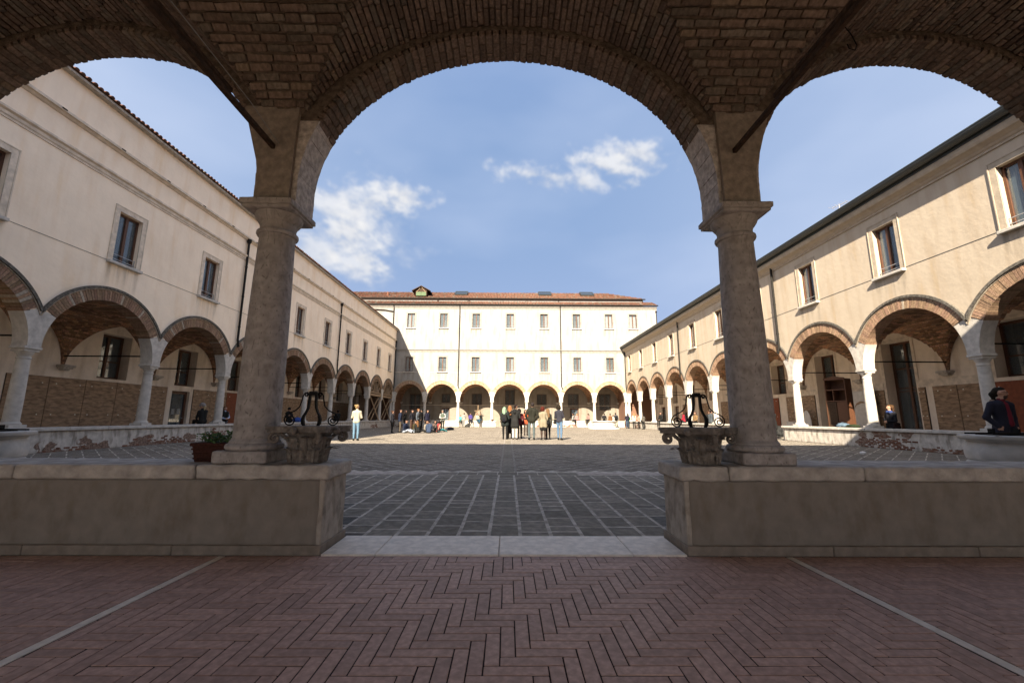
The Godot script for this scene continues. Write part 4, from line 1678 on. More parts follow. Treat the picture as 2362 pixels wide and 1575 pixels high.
func right_wing() -> void:
	var root := thing("right_building", "long tan building with arcade along the right side of the courtyard", "building", Vector3(14.35, 0, 0), -PI / 2)
	var cols := []
	for i in range(9, -3, -1):
		cols.append(-(12.88 + 4.324 * i))
	var holes := []
	var wx := []
	for k in range(0, 10):
		wx.append(-(10.9 + 4.355 * k))
	wx.reverse()
	for x in wx:
		holes.append([x - 0.47, x + 0.47, 6.50, 8.42])
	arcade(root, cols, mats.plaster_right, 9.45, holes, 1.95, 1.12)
	var inner := [[-15.5, -13.1, 2.62, 4.66], [-20.15, -18.65, 0.0, 4.66], [-24.7, -23.2, 0.0, 4.70], [-28.9, -27.5, 2.7, 4.66]]
	for k in 5:
		inner.append([-33.9 - 4.3 * k, -32.6 - 4.3 * k, 2.7, 4.66])
	inner.append([-46.5, -45.3, 0.0, 2.4])
	inner.append([-50.5, -49.2, 0.0, 2.4])
	cloister(root, cols, 3.62, inner, 9.4, 8.0)
	for x in wx:
		window(root, x, 6.50, 0.94, 1.92, 0.0, {"trim": 0.21, "trim_mat": "trim_right", "sill": 0.2, "rail": 1, "curtain": [[-0.48, -0.2]], "variant": wx.find(x) % 3})
	for h in inner:
		if h[2] > 0 or h[3] > 4:
			var hh: float = h[3] - h[2]
			window(root, (h[0] + h[1]) / 2, h[2], h[1] - h[0], hh, -3.90, {"bar": 0.1, "transoms": [0.75] if hh < 3 else [2.35, 2.5, 3.4]})
		else:
			door(root, (h[0] + h[1]) / 2, 0, h[1] - h[0], h[3], -3.62, false)
	for h in inner:
		if h[3] > 2.5:
			var m := M.new()
			for k in [[h[0] - 0.14, h[0], h[2], h[3] + 0.14], [h[1], h[1] + 0.14, h[2], h[3] + 0.14], [h[0], h[1], h[3], h[3] + 0.14]]:
				m.box(k[0], k[1], k[2], k[3], -3.63, -3.60)
			put(root, "window_surround", m, mats.trim_left)
	# stone band and boarding along the foot of the inner wall
	for b in [[-18.5, -15.75], [-23.05, -20.3], [-27.4, -24.85], [-32.4, -29.0]]:
		var m := M.new()
		m.box(b[0], b[1], 2.48, 2.80, -3.62, -3.59)
		put(root, "stone_band", m, mats.trim_left)
	for p in [["panel_wood", -17.95, -16.95], ["panel_wood", -16.94, -15.8], ["panel_wood", -18.58, -18.28], ["red_panel", -15.7, -14.3], ["red_panel", -14.29, -12.9], ["panel_wood", -20.95, -20.3], ["panel_wood", -23.0, -22.1], ["panel_wood", -26.3, -25.0], ["panel_wood", -27.6, -26.31], ["red_panel", -30.4, -28.4], ["panel_wood", -32.4, -31.0], ["panel_wood", -36.2, -34.6], ["panel_wood", -40.5, -38.5], ["panel_wood", -44.2, -42.6]]:
		var m := M.new()
		m.box(p[1], p[2] - 0.02, 0.02, 2.47, -3.604, -3.585)
		put(root, "board_panel", m, mats[p[0]])
		m = M.new()
		m.box(p[1] - 0.012, p[2] + 0.012, 0.0, 2.48, -3.63, -3.605)
		put(root, "batten", m, mats.dark_wood)
		m = M.new()
		for by in [1.25, 2.28]:
			for bx in [p[1] + 0.22, p[2] - 0.25]:
				m.bev(Vector3(bx, by, -3.577), Vector3(0.045, 0.045, 0.016), 0.006)
		put(root, "bolts", m, mats.bolt)
	var x0: float = cols[0] - 0.0
	var x1: float = cols[cols.size() - 1]
	band(root, "cornice", x0, x1, [[0, 8.98], [0.05, 8.98], [0.05, 9.05], [0.09, 9.08], [0.13, 9.14], [0.22, 9.20], [0.3, 9.24], [0.34, 9.32], [0.34, 9.44], [0, 9.45]], mats.trim_right)
	var gut := []
	for i in 9:
		var a := -PI + PI * i / 8.0
		gut.append([0.47 - 0.15 * cos(a) * -1.0, 9.72 + 0.2 * sin(a)])
	var m3 := M.new()
	for i in 8:
		m3.q(Vector3(x0 - 0.2, gut[i][1], gut[i][0]), Vector3(x1, gut[i][1], gut[i][0]), Vector3(x1, gut[i + 1][1], gut[i + 1][0]), Vector3(x0 - 0.2, gut[i + 1][1], gut[i + 1][0]))
	m3.box(x0 - 0.2, x1, 9.44, 9.70, 0.0, 0.36)
	m3.box(x0 - 0.2, x1, 9.70, 9.735, -0.2, 0.63)
	put(root, "gutter", m3, mats.gutter)
	m3 = M.new()
	m3.q(Vector3(x0, 9.74, 0.3), Vector3(x1, 9.74, 0.3), Vector3(x1, 11.2, -8), Vector3(x0, 11.2, -8))
	m3.box(x0, x1, 0, 11.2, -8.1, -8.0)
	put(root, "roof_deck", m3, mats.roof_base)
	band(root, "cable", x0, x1, [[0, 6.52], [0.012, 6.52], [0.012, 6.532], [0, 6.532]], mats.metal_dull)
	pipe(root, -22.05, 9.45, 4.5, -0.14)
	pipe(root, -35.15, 9.45, 4.5, -0.14)
	pipe(root, -51.7, 9.45, 4.5, 0.1)
	wing_parapet("pale low parapet with bare brick patches below the right arcade", Vector3(14.35, 0, 0), -PI / 2, [[-51.5, -24.3], [-22.6, -4.3]], [[-17.9, -15.2, 0.2, 0.42], [-15.0, -13.6, 0.0, 0.3], [-49.0, -46.8, 0.2, 0.2], [-27.0, -25.5, 0.1, 0.15]])


func back_wing() -> void:
	var root := thing("back_building", "tall white three storey building closing the far end of the courtyard", "building", Vector3(0, 0, -52.0))
	var cols := [-13.9, -10.12, -6.06, -1.97, 2.24, 6.40, 10.45, 14.35]
	var holes := []
	var lw := [-12.15, -8.09, -4.03, 0.2, 4.40, 8.46, 12.49]
	var uw := [-16.6, -12.16, -8.10, -4.05, 0.2, 4.41, 8.48, 12.52, 15.55]
	for x in lw:
		holes.append([x - 0.47, x + 0.47, 6.60, 8.40])
	for x in uw:
		holes.append([x - 0.47, x + 0.47, 12.05, 13.88])
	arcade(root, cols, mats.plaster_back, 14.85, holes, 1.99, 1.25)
	var m := M.new()
	m.wall(-26.0, -13.9, 5.9, 14.85, 0.0, [[-17.07, -16.13, 12.05, 13.88]], 0.22)
	put(root, "side_wall", m, mats.plaster_back)
	m = M.new()
	m.wall(14.35, 18.58, 5.9, 14.85, 0.0, [[15.08, 16.02, 12.05, 13.88]], 0.22)
	m.q(Vector3(18.58, 0, 0), Vector3(18.58, 0, -9), Vector3(18.58, 14.85, -9), Vector3(18.58, 14.85, 0))
	put(root, "side_wall", m, mats.plaster_back)
	var inner := [[-12.85, -11.4, 2.12, 4.1], [-8.68, -7.52, 2.98, 4.12], [-4.76, -3.43, 2.74, 4.18], [-0.44, 0.86, 2.74, 4.7], [3.7, 5.0, 2.75, 4.15], [7.76, 9.18, 2.5, 4.2], [11.85, 13.35, 2.1, 4.2], [-8.62, -7.58, 0.0, 2.34], [8.0, 9.15, 0.0, 2.34], [15.5, 16.6, 0.0, 2.2]]
	cloister(root, cols, 3.95, inner, 14.8, 9.0, "plaster_far")
	var curt := [[[-0.48, -0.05], [0.1, 0.4]], [], [], [[0.1, 0.45]], [[0.12, 0.45]], [[0.14, 0.42, 0.12]], [[-0.45, 0.45]], [[-0.45, 0.45]], []]
	var k := 0
	for x in uw:
		var st := {"trim": 0.16, "trim_mat": "trim_back", "sill": 0.16, "rail": 1, "variant": k % 3}
		if k > 0 and curt[k - 1].size():
			st.curtain = curt[k - 1]
		window(root, x, 12.05, 0.94, 1.83, 0.0, st)
		k += 1
	k = 0
	for x in lw:
		var st := {"trim": 0.16, "trim_mat": "trim_back", "sill": 0.2, "rail": 1, "variant": (k + 1) % 3}
		var c: Array = [[[-0.46, -0.1, 0.06], [0.12, 0.44]], [], [[0.3, 0.46]], [[0.12, 0.46]], [], [[0.28, 0.45]], [[-0.46, -0.3]]][k]
		if c.size():
			st.curtain = c
		window(root, x, 6.60, 0.94, 1.80, 0.0, st)
		k += 1
	for h in inner:
		if h[2] > 0:
			var st := {"bar": 0.09}
			if h[0] > -9:
				st.grille = 1
			window(root, (h[0] + h[1]) / 2, h[2], h[1] - h[0], h[3] - h[2], -4.02, st)
		else:
			door(root, (h[0] + h[1]) / 2, 0, h[1] - h[0], h[3], -3.95, false)
	band(root, "string_course", -13.9, 14.35, [[0, 9.0], [0.03, 9.0], [0.03, 9.12], [0.06, 9.15], [0.06, 9.22], [0.14, 9.27], [0.14, 9.34], [0, 9.38]], mats.trim_back)
	band(root, "cornice", -26, 18.6, [[0, 14.5], [0.04, 14.5], [0.04, 14.62], [0.10, 14.68], [0.14, 14.78], [0.2, 14.84], [0.2, 14.9], [0, 14.9]], mats.trim_back)
	band(root, "wall_band", -13.7, 14.2, [[-3.95, 2.66], [-3.93, 2.66], [-3.93, 2.70], [-3.95, 2.70]], mats.trim_left)
	m = M.new()
	m.tube([Vector3(-26, 15.0, 0.28), Vector3(18.72, 15.0, 0.28)], 0.085, 8)
	put(root, "gutter", m, mats.pipe)
	tiles(root, -26, 18.7, 0.22, 15.04, -1.75, 15.93, 4)
	# the taller range behind: a strip of wall, gutter and its own tiled roof
	m = M.new()
	m.box(-26, 17.5, 14.9, 16.28, -9.0, -1.75)
	put(root, "upper_wall", m, mats.plaster_back)
	m = M.new()
	m.tube([Vector3(-26, 16.3, -1.52), Vector3(17.75, 16.3, -1.52)], 0.085, 8)
	put(root, "gutter", m, mats.pipe)
	tiles(root, -26, 17.8, -1.58, 16.34, -4.6, 17.97, 7, 4.4)
	m = M.new()
	m.hexa([Vector3(-26, 16.2, -9), Vector3(17.8, 16.2, -9), Vector3(13.4, 17.9, -4.62), Vector3(-26, 17.9, -4.62), Vector3(-26, 16.2, -2), Vector3(17.6, 16.2, -2), Vector3(13.4, 17.88, -4.6), Vector3(-26, 17.88, -4.6)])
	m.box(14.35, 18.58, 0, 14.8, -9, -1.0)
	m.box(-26, -13.9, 0, 14.8, -9, -1.0)
	put(root, "roof_deck", m, mats.roof_base)
	band(root, "cable", -13.9, 14.35, [[0, 6.5], [0.012, 6.5], [0.012, 6.53], [0, 6.53]], mats.trim_left)
	pipe(root, -6.12, 14.9, 4.55, 0.14)
	pipe(root, 6.45, 14.9, 4.55, 0.14)
	pipe(root, -14.35, 14.9, 9.0)
	pipe(root, 18.5, 14.3, 8.0)
	m = M.new()
	m.tube([Vector3(-17.0, 14.35, 0.1), Vector3(-15.5, 14.28, 0.1), Vector3(-14.4, 14.1, 0.1)], 0.07, 8)
	put(root, "downpipe", m, mats.pipe)
	for x in [-9.2, -5.2, 6.45, 17.4]:
		m = M.new()
		m.tube([Vector3(x, 16.28, -1.5), Vector3(x, 15.85, -1.6)], 0.055, 8)
		put(root, "downpipe", m, mats.pipe)
	# dormer with a green shutter
	var dm := node(root, "dormer", Vector3(-11.45, 16.68, -1.85))
	m = M.new()
	m.slab(PackedVector2Array([Vector2(-0.72, 0), Vector2(0.72, 0), Vector2(0.72, 0.75), Vector2(0, 1.2), Vector2(-0.72, 0.75)]), -2.2, 0.0)
	put(dm, "wall", m, mats.dark_wood)
	for sd in [-1.0, 1.0]:
		m = M.new()
		var p := [Vector3(0, 1.26, 0.25), Vector3(sd * 1.2, 0.62, 0.25), Vector3(sd * 1.2, 0.7, 0.25), Vector3(0, 1.36, 0.25)]
		var q2 := p.map(func(e): return e + Vector3(0, 0.0, -2.6))
		if sd > 0:
			m.hexa([q2[0], q2[1], q2[2], q2[3], p[0], p[1], p[2], p[3]])
		else:
			m.hexa([q2[1], q2[0], q2[3], q2[2], p[1], p[0], p[3], p[2]])
		put(dm, "roof", m, mats.dark_wood)
		m = M.new()
		m.bev(Vector3(sd * 0.33, 0.28, 0.03), Vector3(0.62, 0.5, 0.05), 0.01)
		for i in 5:
			m.box(sd * 0.33 - 0.24, sd * 0.33 + 0.24, 0.1 + i * 0.08, 0.145 + i * 0.08, 0.05, 0.07)
		put(dm, "shutter", m, mats.shutter)
		m = M.new()
		m.hexa([Vector3(sd * 0.6 - 0.03, 0.5, 0.02), Vector3(sd * 0.6 + 0.03, 0.5, 0.02), Vector3(0.03, 1.22, 0.02), Vector3(-0.03, 1.22, 0.02), Vector3(sd * 0.6 - 0.03, 0.5, 0.08), Vector3(sd * 0.6 + 0.03, 0.5, 0.08), Vector3(0.03, 1.22, 0.08), Vector3(-0.03, 1.22, 0.08)])
		put(dm, "rafter", m, mats.pale_wood)
	for s in [[-6.4, 1.7], [4.85, 1.75], [10.55, 1.8]]:
		var sk := node(root, "skylight", Vector3(s[0], 17.36, -3.5))
		sk.rotation.x = 0.5
		m = M.new()
		m.box(-s[1] / 2, s[1] / 2, 0, 0.26, -1.1, -1.0)
		m.box(-s[1] / 2, s[1] / 2, 0, 0.26, 0.5, 0.6)
		m.box(-s[1] / 2, -s[1] / 2 + 0.1, 0, 0.26, -1.0, 0.5)
		m.box(s[1] / 2 - 0.1, s[1] / 2, 0, 0.26, -1.0, 0.5)
		put(sk, "frame", m, mats.gutter)
		m = M.new()
		m.box(-s[1] / 2 + 0.1, s[1] / 2 - 0.1, 0.19, 0.21, -1.0, 0.5)
		put(sk, "pane", m, mats.glass_dark)
	for s in [[-16.0, 0.42], [-12.45, 0.42]]:
		m = M.new()
		m.bev(Vector3(s[0], 16.95, -2.6), Vector3(0.24, 0.9, 0.24), 0.02)
		put(root, "chimney", m, mats.bare_brick_1)
	wing_parapet("white low parapet with coping below the far arcade", Vector3(0, 0, -52.0), 0.0, [[-13.6, -1.45], [1.5, 14.0]], [[6.5, 8.2, 0.2, 0.2], [3.4, 4.6, 0.1, 0.12], [-13.4, -12.0, 0.2, 0.2]])


# ---------------------------------------------------------------- things on and by the parapets
func parapet_things() -> void:
	for sd in [-1, 1]:
		var x := -1.79 if sd < 0 else 1.74
		var left: bool = sd < 0
		var cap := thing("carved_capital", "carved stone leaf capital standing on the parapet end left of the gap" if left else "carved stone leaf capital standing on the parapet end right of the gap", "capital", V(x, 0.705, 3.96), -0.12 if left else 0.78, "carved capitals on the parapet ends")
		carved_capital(cap)
		var yk := thing("iron_well_yoke", "black scrolled iron well yoke on top of the left carved capital" if left else "black scrolled iron well yoke on top of the right carved capital", "ironwork", V(x, 1.018, 3.96), 0.0, "scrolled iron yokes")
		iron_yoke(yk)
	# flower box behind the foot of the left column
	var pot := thing("flower_box", "dark terracotta flower box with leafy plant beside the left column", "flower box", V(-2.60, 0.705, 4.02))
	var m := M.new()
	for f in [[Vector3(-0.2, 0, -0.115), Vector3(0.2, 0, -0.115)], [Vector3(0.2, 0, 0.115), Vector3(-0.2, 0, 0.115)], [Vector3(-0.2, 0, 0.115), Vector3(-0.2, 0, -0.115)], [Vector3(0.2, 0, -0.115), Vector3(0.2, 0, 0.115)]]:
		var a: Vector3 = f[0]
		var b: Vector3 = f[1]
		var up := Vector3(0, 0.155, 0)
		var ins := Vector3(0.86, 1, 0.86)
		m.q(b * ins, a * ins, a + up, b + up)
		m.q(a * 0.9 + up, b * 0.9 + up, b + up, a + up)
		m.q(a * 0.86, b * 0.86, b * 0.9 + up, a * 0.9 + up)
	put(pot, "box", m, mats.terracotta)
	m = M.new()
	m.bev(Vector3(0, 0.15, 0), Vector3(0.43, 0.03, 0.26), 0.008)
	for i in 3:
		m.bev(Vector3(0, 0.03 + i * 0.04, 0), Vector3(0.375 + i * 0.016, 0.014, 0.222 + i * 0.01), 0.005)
	put(pot, "rim", m, mats.terracotta)
	m = M.new()
	m.box(-0.18, 0.18, 0.14, 0.152, -0.1, 0.1)
	put(pot, "soil", m, mats.soil)
	m = M.new()
	for i in 46:
		var o := Vector3(rng.randf_range(-0.19, 0.21), 0.15, rng.randf_range(-0.1, 0.1))
		var t := o + Vector3(rng.randf_range(-0.07, 0.10), rng.randf_range(0.02, 0.09) + 0.05 * maxf(0, o.x * 4), rng.randf_range(-0.05, 0.05))
		m.col = Color(0.05, 0.075, 0.02)
		m.tube([o, (o + t) / 2 + Vector3(0, 0.01, 0), t], 0.0025, 4)
		for k in 7:
			var g := rng.randf_range(0.7, 1.5)
			m.col = Color(0.055 * g, 0.105 * g, 0.03 * g)
			var c := t + Vector3(rng.randf_range(-0.035, 0.035), rng.randf_range(-0.03, 0.02), rng.randf_range(-0.035, 0.035))
			var bs := Basis.from_euler(Vector3(rng.randf_range(-0.9, 0.9), rng.randf() * TAU, rng.randf_range(-0.9, 0.9)))
			var s := rng.randf_range(0.013, 0.024)
			var e := [c - bs.x * s, c - bs.z * s * 0.6 + bs.y * s * 0.25, c + bs.x * s, c + bs.z * s * 0.6 + bs.y * s * 0.25]
			m.tri(e[0], e[1], e[2])
			m.tri(e[0], e[2], e[3])
	put(pot, "plant", m, mats.leaf).set_meta("kind", "stuff")


func leaf(m: M, base: Vector3, out: Vector3, h: float, w: float, curl: float) -> void:
	# an acanthus leaf: rises from base along y, its tip curling outwards
	var side := out.cross(Vector3.UP).normalized()
	var n := 9
	var rows := []
	for i in n + 1:
		var t := float(i) / n
		var ang := maxf(0.0, t - 0.62) / 0.38 * 2.5
		var y := h * minf(t, 0.62) / 0.62 * 0.80 + (h * 0.2 * sin(minf(ang, 2.5)) if t > 0.62 else 0.0)
		var o := 0.014 + 0.026 * t + (curl * (1.0 - cos(ang)) * 0.5 if t > 0.62 else 0.0)
		var ww := w * (0.62 + 0.38 * sin(PI * minf(t * 0.9 + 0.1, 1))) * (1.0 - 0.35 * maxf(0, t - 0.75) / 0.25)
		var r := []
		for k in 9:
			var u := (k - 4) / 4.0
			var lobe := 1.0 + 0.16 * (1.0 if i % 2 == 0 else -1.0) * absf(u)
			var rib := 0.012 * (1.0 - absf(u)) + 0.006 * cos(u * PI * 3.0)
			r.append(base + Vector3.UP * y + out * (o + rib) + side * u * ww / 2 * lobe)
		rows.append(r)
	for i in n:
		for k in 8:
			m.q(rows[i][k], rows[i][k + 1], rows[i + 1][k + 1], rows[i + 1][k])


func scroll(a: float, r0: float, turns: float, c: Vector3, ex: Vector3, ey: Vector3, n := 26) -> Array:
	var p := []
	for i in n + 1:
		var t := float(i) / n
		var r := r0 * pow(1.0 - t * 0.82, 1.0)
		p.append(c + ex * r * cos(a + turns * TAU * t) + ey * r * sin(a + turns * TAU * t))
	return p


func carved_capital(root: Node3D) -> void:
	var h := 0.315
	var m := M.new()
	m.lathe([[0.0, 0.0], [0.145, 0.0], [0.148, 0.02], [0.142, 0.1], [0.148, 0.18], [0.175, 0.235], [0.2, 0.262], [0.0, 0.262]], 32)
	put(root, "bell", m, mats.carved_stone)
	# abacus with hollowed sides
	var poly := PackedVector2Array()
	for c in 4:
		var a := PI / 4 + c * PI / 2
		var p := Vector2(cos(a), sin(a)) * 0.345
		var sd := Vector2(-sin(a), cos(a))
		poly.append(p - sd * 0.03)
		poly.append(p + sd * 0.03)
		for k in range(1, 6):
			var t := k / 6.0
			var b := a + PI / 2
			var q2 := Vector2(cos(b), sin(b)) * 0.345 - Vector2(-sin(b), cos(b)) * 0.03
			var e := (p + sd * 0.03).lerp(q2, t)
			poly.append(e * (1.0 - 0.16 * sin(PI * t)))
	m = M.new()
	m.t = Transform3D(Basis(Vector3.RIGHT, -PI / 2), Vector3.ZERO)
	m.slab(poly, 0.262, 0.285)
	var big := PackedVector2Array()
	for p in poly:
		big.append(p * 1.03)
	m.slab(big, 0.285, h)
	put(root, "abacus", m, mats.carved_stone)
	for k in 8:
		var a := TAU * k / 8
		var o := Vector3(cos(a), 0, sin(a))
		m = M.new()
		leaf(m, o * 0.138 + Vector3(0, 0.003, 0), o, 0.125, 0.115, 0.10)
		put(root, "lower_leaf", m, mats.carved_stone)
		a += PI / 8
		o = Vector3(cos(a), 0, sin(a))
		m = M.new()
		leaf(m, o * 0.136 + Vector3(0, 0.08, 0), o, 0.15, 0.12, 0.11)
		put(root, "upper_leaf", m, mats.carved_stone)
	for k in 4:
		var a := PI / 4 + k * PI / 2
		var o := Vector3(cos(a), 0, sin(a))
		m = M.new()
		m.tube([o * 0.15 + Vector3(0, 0.13, 0), o * 0.18 + Vector3(0, 0.2, 0), o * 0.23 + Vector3(0, 0.245, 0), o * 0.275 + Vector3(0, 0.255, 0)], 0.014, 8, 0.02)
		m.tube(scroll(PI / 2, 0.045, 1.6, o * 0.285 + Vector3(0, 0.215, 0), -o, Vector3.UP), 0.018, 8, 0.011)
		m.tube(scroll(PI / 2, 0.045, 1.6, o * 0.285 + Vector3(0, 0.215, 0) + o.cross(Vector3.UP) * 0.012, -o, Vector3.UP), 0.014, 8, 0.009)
		put(root, "volute", m, mats.carved_stone)
		a += PI / 4
		o = Vector3(cos(a), 0, sin(a))
		m = M.new()
		m.lathe([[0.0, -0.035], [0.028, -0.02], [0.035, 0.0], [0.028, 0.02], [0.0, 0.035]], 10, o * 0.245 + Vector3(0, 0.275, 0))
		put(root, "flower_boss", m, mats.carved_stone)


func iron_yoke(root: Node3D) -> void:
	var m := M.new()
	m.bev(Vector3(0, 0.295, 0), Vector3(0.07, 0.036, 0.04), 0.006)
	put(root, "block", m, mats.iron)
	for sd in [-1.0, 1.0]:
		# the two flat bars that flare out to a foot
		m = M.new()
		var path := [[0.028, 0.30], [0.030, 0.22], [0.036, 0.165], [0.052, 0.125], [0.070, 0.095], [0.078, 0.06], [0.073, 0.02], [0.062, 0.002]]
		var wd := [0.018, 0.018, 0.016, 0.016, 0.018, 0.025, 0.028, 0.016]
		for i in path.size() - 1:
			var a: Array = path[i]
			var b: Array = path[i + 1]
			var p := []
			for z in [-0.014, 0.014]:
				p += [Vector3(sd * a[0] - wd[i] / 2, a[1], z), Vector3(sd * a[0] + wd[i] / 2, a[1], z), Vector3(sd * b[0] + wd[i + 1] / 2, b[1], z), Vector3(sd * b[0] - wd[i + 1] / 2, b[1], z)]
			m.hexa([p[3], p[2], p[1], p[0], p[7], p[6], p[5], p[4]])
		put(root, "bar", m, mats.iron)
		m = M.new()
		var pts := scroll(-PI / 2, 0.022, -1.2, Vector3(sd * 0.055, 0.285, 0), Vector3(-sd, 0, 0), Vector3.UP, 14)
		pts.reverse()
		for e in [[0.055, 0.308], [0.075, 0.300], [0.093, 0.27], [0.102, 0.22], [0.115, 0.175], [0.15, 0.14], [0.19, 0.122], [0.222, 0.105], [0.24, 0.08]]:
			pts.append(Vector3(sd * e[0], e[1], 0))
		pts.append_array(scroll(0.35, 0.052, -1.9, Vector3(sd * 0.193, 0.054, 0), Vector3(sd, 0, 0), Vector3.UP, 34))
		m.tube(pts, 0.0058, 7)
		put(root, "scroll", m, mats.iron)


# ---------------------------------------------------------------- things in the courtyard
func wellhead(root: Node3D, r: float, seg: int, cover: bool) -> void:
	var m := M.new()
	m.lathe([[0, 0], [r * 1.32, 0], [r * 1.32, 0.14], [r * 1.28, 0.16], [0, 0.16]], seg)
	put(root, "step", m, mats.white_stone)
	m = M.new()
	m.lathe([[r * 0.98, 0.16], [r * 0.98, 0.28], [r * 0.93, 0.33], [r * 0.90, 0.35]], seg)
	put(root, "foot", m, mats.white_stone)
	m = M.new()
	var p := []
	for i in 9:
		var t := i / 8.0
		p.append([r * (0.90 + 0.10 * sin(PI * (0.15 + 0.7 * t))) - (r * 0.06 * t), 0.35 + 0.33 * t])
	m.lathe(p, seg)
	put(root, "bowl", m, mats.white_stone)
	m = M.new()
	m.lathe([[r * 0.9, 0.68], [r * 0.93, 0.72], [r * 1.03, 0.735], [r * 1.05, 0.755], [r * 1.05, 0.80], [r * 1.03, 0.815], [r * 0.7, 0.815], [r * 0.7, 0.6]], seg)
	put(root, "rim", m, mats.white_stone)
	if cover:
		m = M.new()
		m.lathe([[0, 0.80], [r * 0.72, 0.80], [r * 0.72, 0.83], [0, 0.85]], seg)
		for k in 2:
			m.box(-r * 0.95, r * 0.95, 0.83, 0.86, -0.25 + k * 0.5 - 0.03, -0.25 + k * 0.5 + 0.03)
			m.box(-0.25 + k * 0.5 - 0.02, -0.25 + k * 0.5 + 0.02, 0.82, 0.93, -0.3, -0.2)
		put(root, "iron_cover", m, mats.iron)


func courtyard_things() -> void:
	wellhead(thing("wellhead", "white stone wellhead with iron cover at the left edge of the view", "wellhead", V(-9.72, 0, 7.95)), 0.80, 8, true)
	wellhead(thing("wellhead", "white stone wellhead with iron cover in front of the bearded man", "wellhead", V(9.66, 0, 8.15)), 0.80, 8, true)
	wellhead(thing("wellhead", "low round white wellhead on steps near the far right corner", "wellhead", V(10.0, 0, 45.2)), 1.25, 24, false)
	# timber bracing in the last two arches on the left
	for k in 2:
		var d := 45.25 + k * 4.37
		var b := thing("timber_brace", ["crossed timber bracing filling the second last arch of the left arcade", "crossed timber bracing filling the last arch of the left arcade"][k], "scaffolding", V(-14.12, 0, d), PI / 2, "timber bracing in the left arcade")
		var bars := [[Vector2(-1.9, 0.75), Vector2(1.75, 3.35)], [Vector2(1.9, 0.75), Vector2(-1.75, 3.35)], [Vector2(-1.2, 0.78), Vector2(1.9, 3.1)], [Vector2(1.2, 0.78), Vector2(-1.9, 3.1)]]
		var i := 0
		for e in bars:
			beam(b, "diagonal", Vector3(e[0].x, e[0].y, 0.02 + 0.075 * i), Vector3(e[1].x, e[1].y, 0.02 + 0.075 * i), 0.11, 0.065)
			i += 1
		beam(b, "tie", Vector3(-1.93, 3.38, 0.1), Vector3(1.93, 3.38, 0.1), 0.22, 0.2)
		beam(b, "tie", Vector3(-1.93, 3.62, 0.1), Vector3(1.93, 3.62, 0.1), 0.12, 0.2)
		for j in 7:
			var a := PI * (j + 0.5) / 7
			beam(b, "strut", Vector3(0.9 * cos(a), 3.7, 0.1), Vector3(1.85 * cos(a), 3.15 + 1.78 * sin(a), 0.1), 0.12, 0.14)
		var m := M.new()
		for j in 20:
			var p := ell(1.88, 1.84, 0.32 + (PI - 0.64) * j / 20, 0, 3.1)
			var q2 := ell(1.88, 1.84, 0.32 + (PI - 0.64) * (j + 1) / 20, 0, 3.1)
			var n := (p - Vector2(0, 3.1)).normalized() * 0.07
			m.hexa([Vector3(q2.x - n.x, q2.y - n.y, 0), Vector3(p.x - n.x, p.y - n.y, 0), Vector3(p.x, p.y, 0), Vector3(q2.x, q2.y, 0), Vector3(q2.x - n.x, q2.y - n.y, 0.25), Vector3(p.x - n.x, p.y - n.y, 0.25), Vector3(p.x, p.y, 0.25), Vector3(q2.x, q2.y, 0.25)])
		put(b, "centring", m, mats.pale_wood)
		m = M.new()
		m.box(-1.9, 1.9, 0.77, 3.3, -0.9, -0.85)
		put(b, "backing_board", m, mats.dark_wood)
	# artist's easel against the far wall
	var es := thing("easel", "pale wooden easel standing behind the far parapet", "easel", V(-3.85, 0, 55.0))
	for s in [[Vector3(-0.42, 0, 0), Vector3(-0.22, 2.0, -0.2)], [Vector3(0.42, 0, 0), Vector3(0.22, 2.0, -0.2)], [Vector3(0, 0.3, 0.02), Vector3(0, 2.75, -0.2)]]:
		beam(es, "upright", s[0], s[1], 0.07, 0.05)
	for y in [0.9, 1.3, 1.95]:
		beam(es, "crossbar", Vector3(-0.45, y, -0.06), Vector3(0.45, y, -0.06), 0.07, 0.05)
	# tall broken cupboard, star panel, arched boards inside the right arcade
	var cb := thing("cupboard", "tall worn brown cupboard with open upper shelves under the right arcade", "cupboard", V(15.5, 0, 20.2), -PI / 2 + 0.35)
	var m := M.new()
	for x in [-0.47, 0.43]:
		m.box(x, x + 0.04, 0.0, 2.98, -0.45, 0)
	m.box(-0.43, 0.43, 0.05, 2.95, -0.45, -0.43)
	put(cb, "case", m, mats.frame_wood)
	for y in [0.1, 1.92, 2.45, 2.94]:
		m = M.new()
		m.box(-0.47 if y > 2.9 else -0.43, 0.47 if y > 2.9 else 0.43, y, y + 0.045, -0.43, 0.02 if y > 2.9 else 0.0)
		put(cb, "shelf", m, mats.frame_wood)
	m = M.new()
	m.box(-0.12, -0.09, 1.97, 2.45, -0.4, 0.0)
	put(cb, "divider", m, mats.frame_wood)
	for x in [-0.43, 0.01]:
		m = M.new()
		m.bev(Vector3(x + 0.21, 1.03, -0.015), Vector3(0.415, 1.74, 0.03), 0.006)
		put(cb, "door", m, mats.dark_wood if x < 0 else mats.frame_wood)
	m = M.new()
	var top := PackedVector2Array([Vector2(-0.48, 2.985), Vector2(0.48, 2.985), Vector2(0.46, 3.03), Vector2(0.25, 3.06), Vector2(0.0, 3.12), Vector2(-0.25, 3.06), Vector2(-0.46, 3.03)])
	m.slab(top, -0.02, 0.03)
	put(cb, "crest", m, mats.frame_wood)
	var st := thing("star_board", "pale leaning board with a dark shooting star under the right arcade", "board", V(17.75, 0, 21.3), -PI / 2)
	m = M.new()
	m.slab(PackedVector2Array([Vector2(-0.75, 0), Vector2(0.75, 0), Vector2(0.62, 2.5), Vector2(-0.75, 2.5)]), -0.04, 0.0)
	put(st, "board", m, mats.white_board)
	m = M.new()
	var sp := PackedVector2Array()
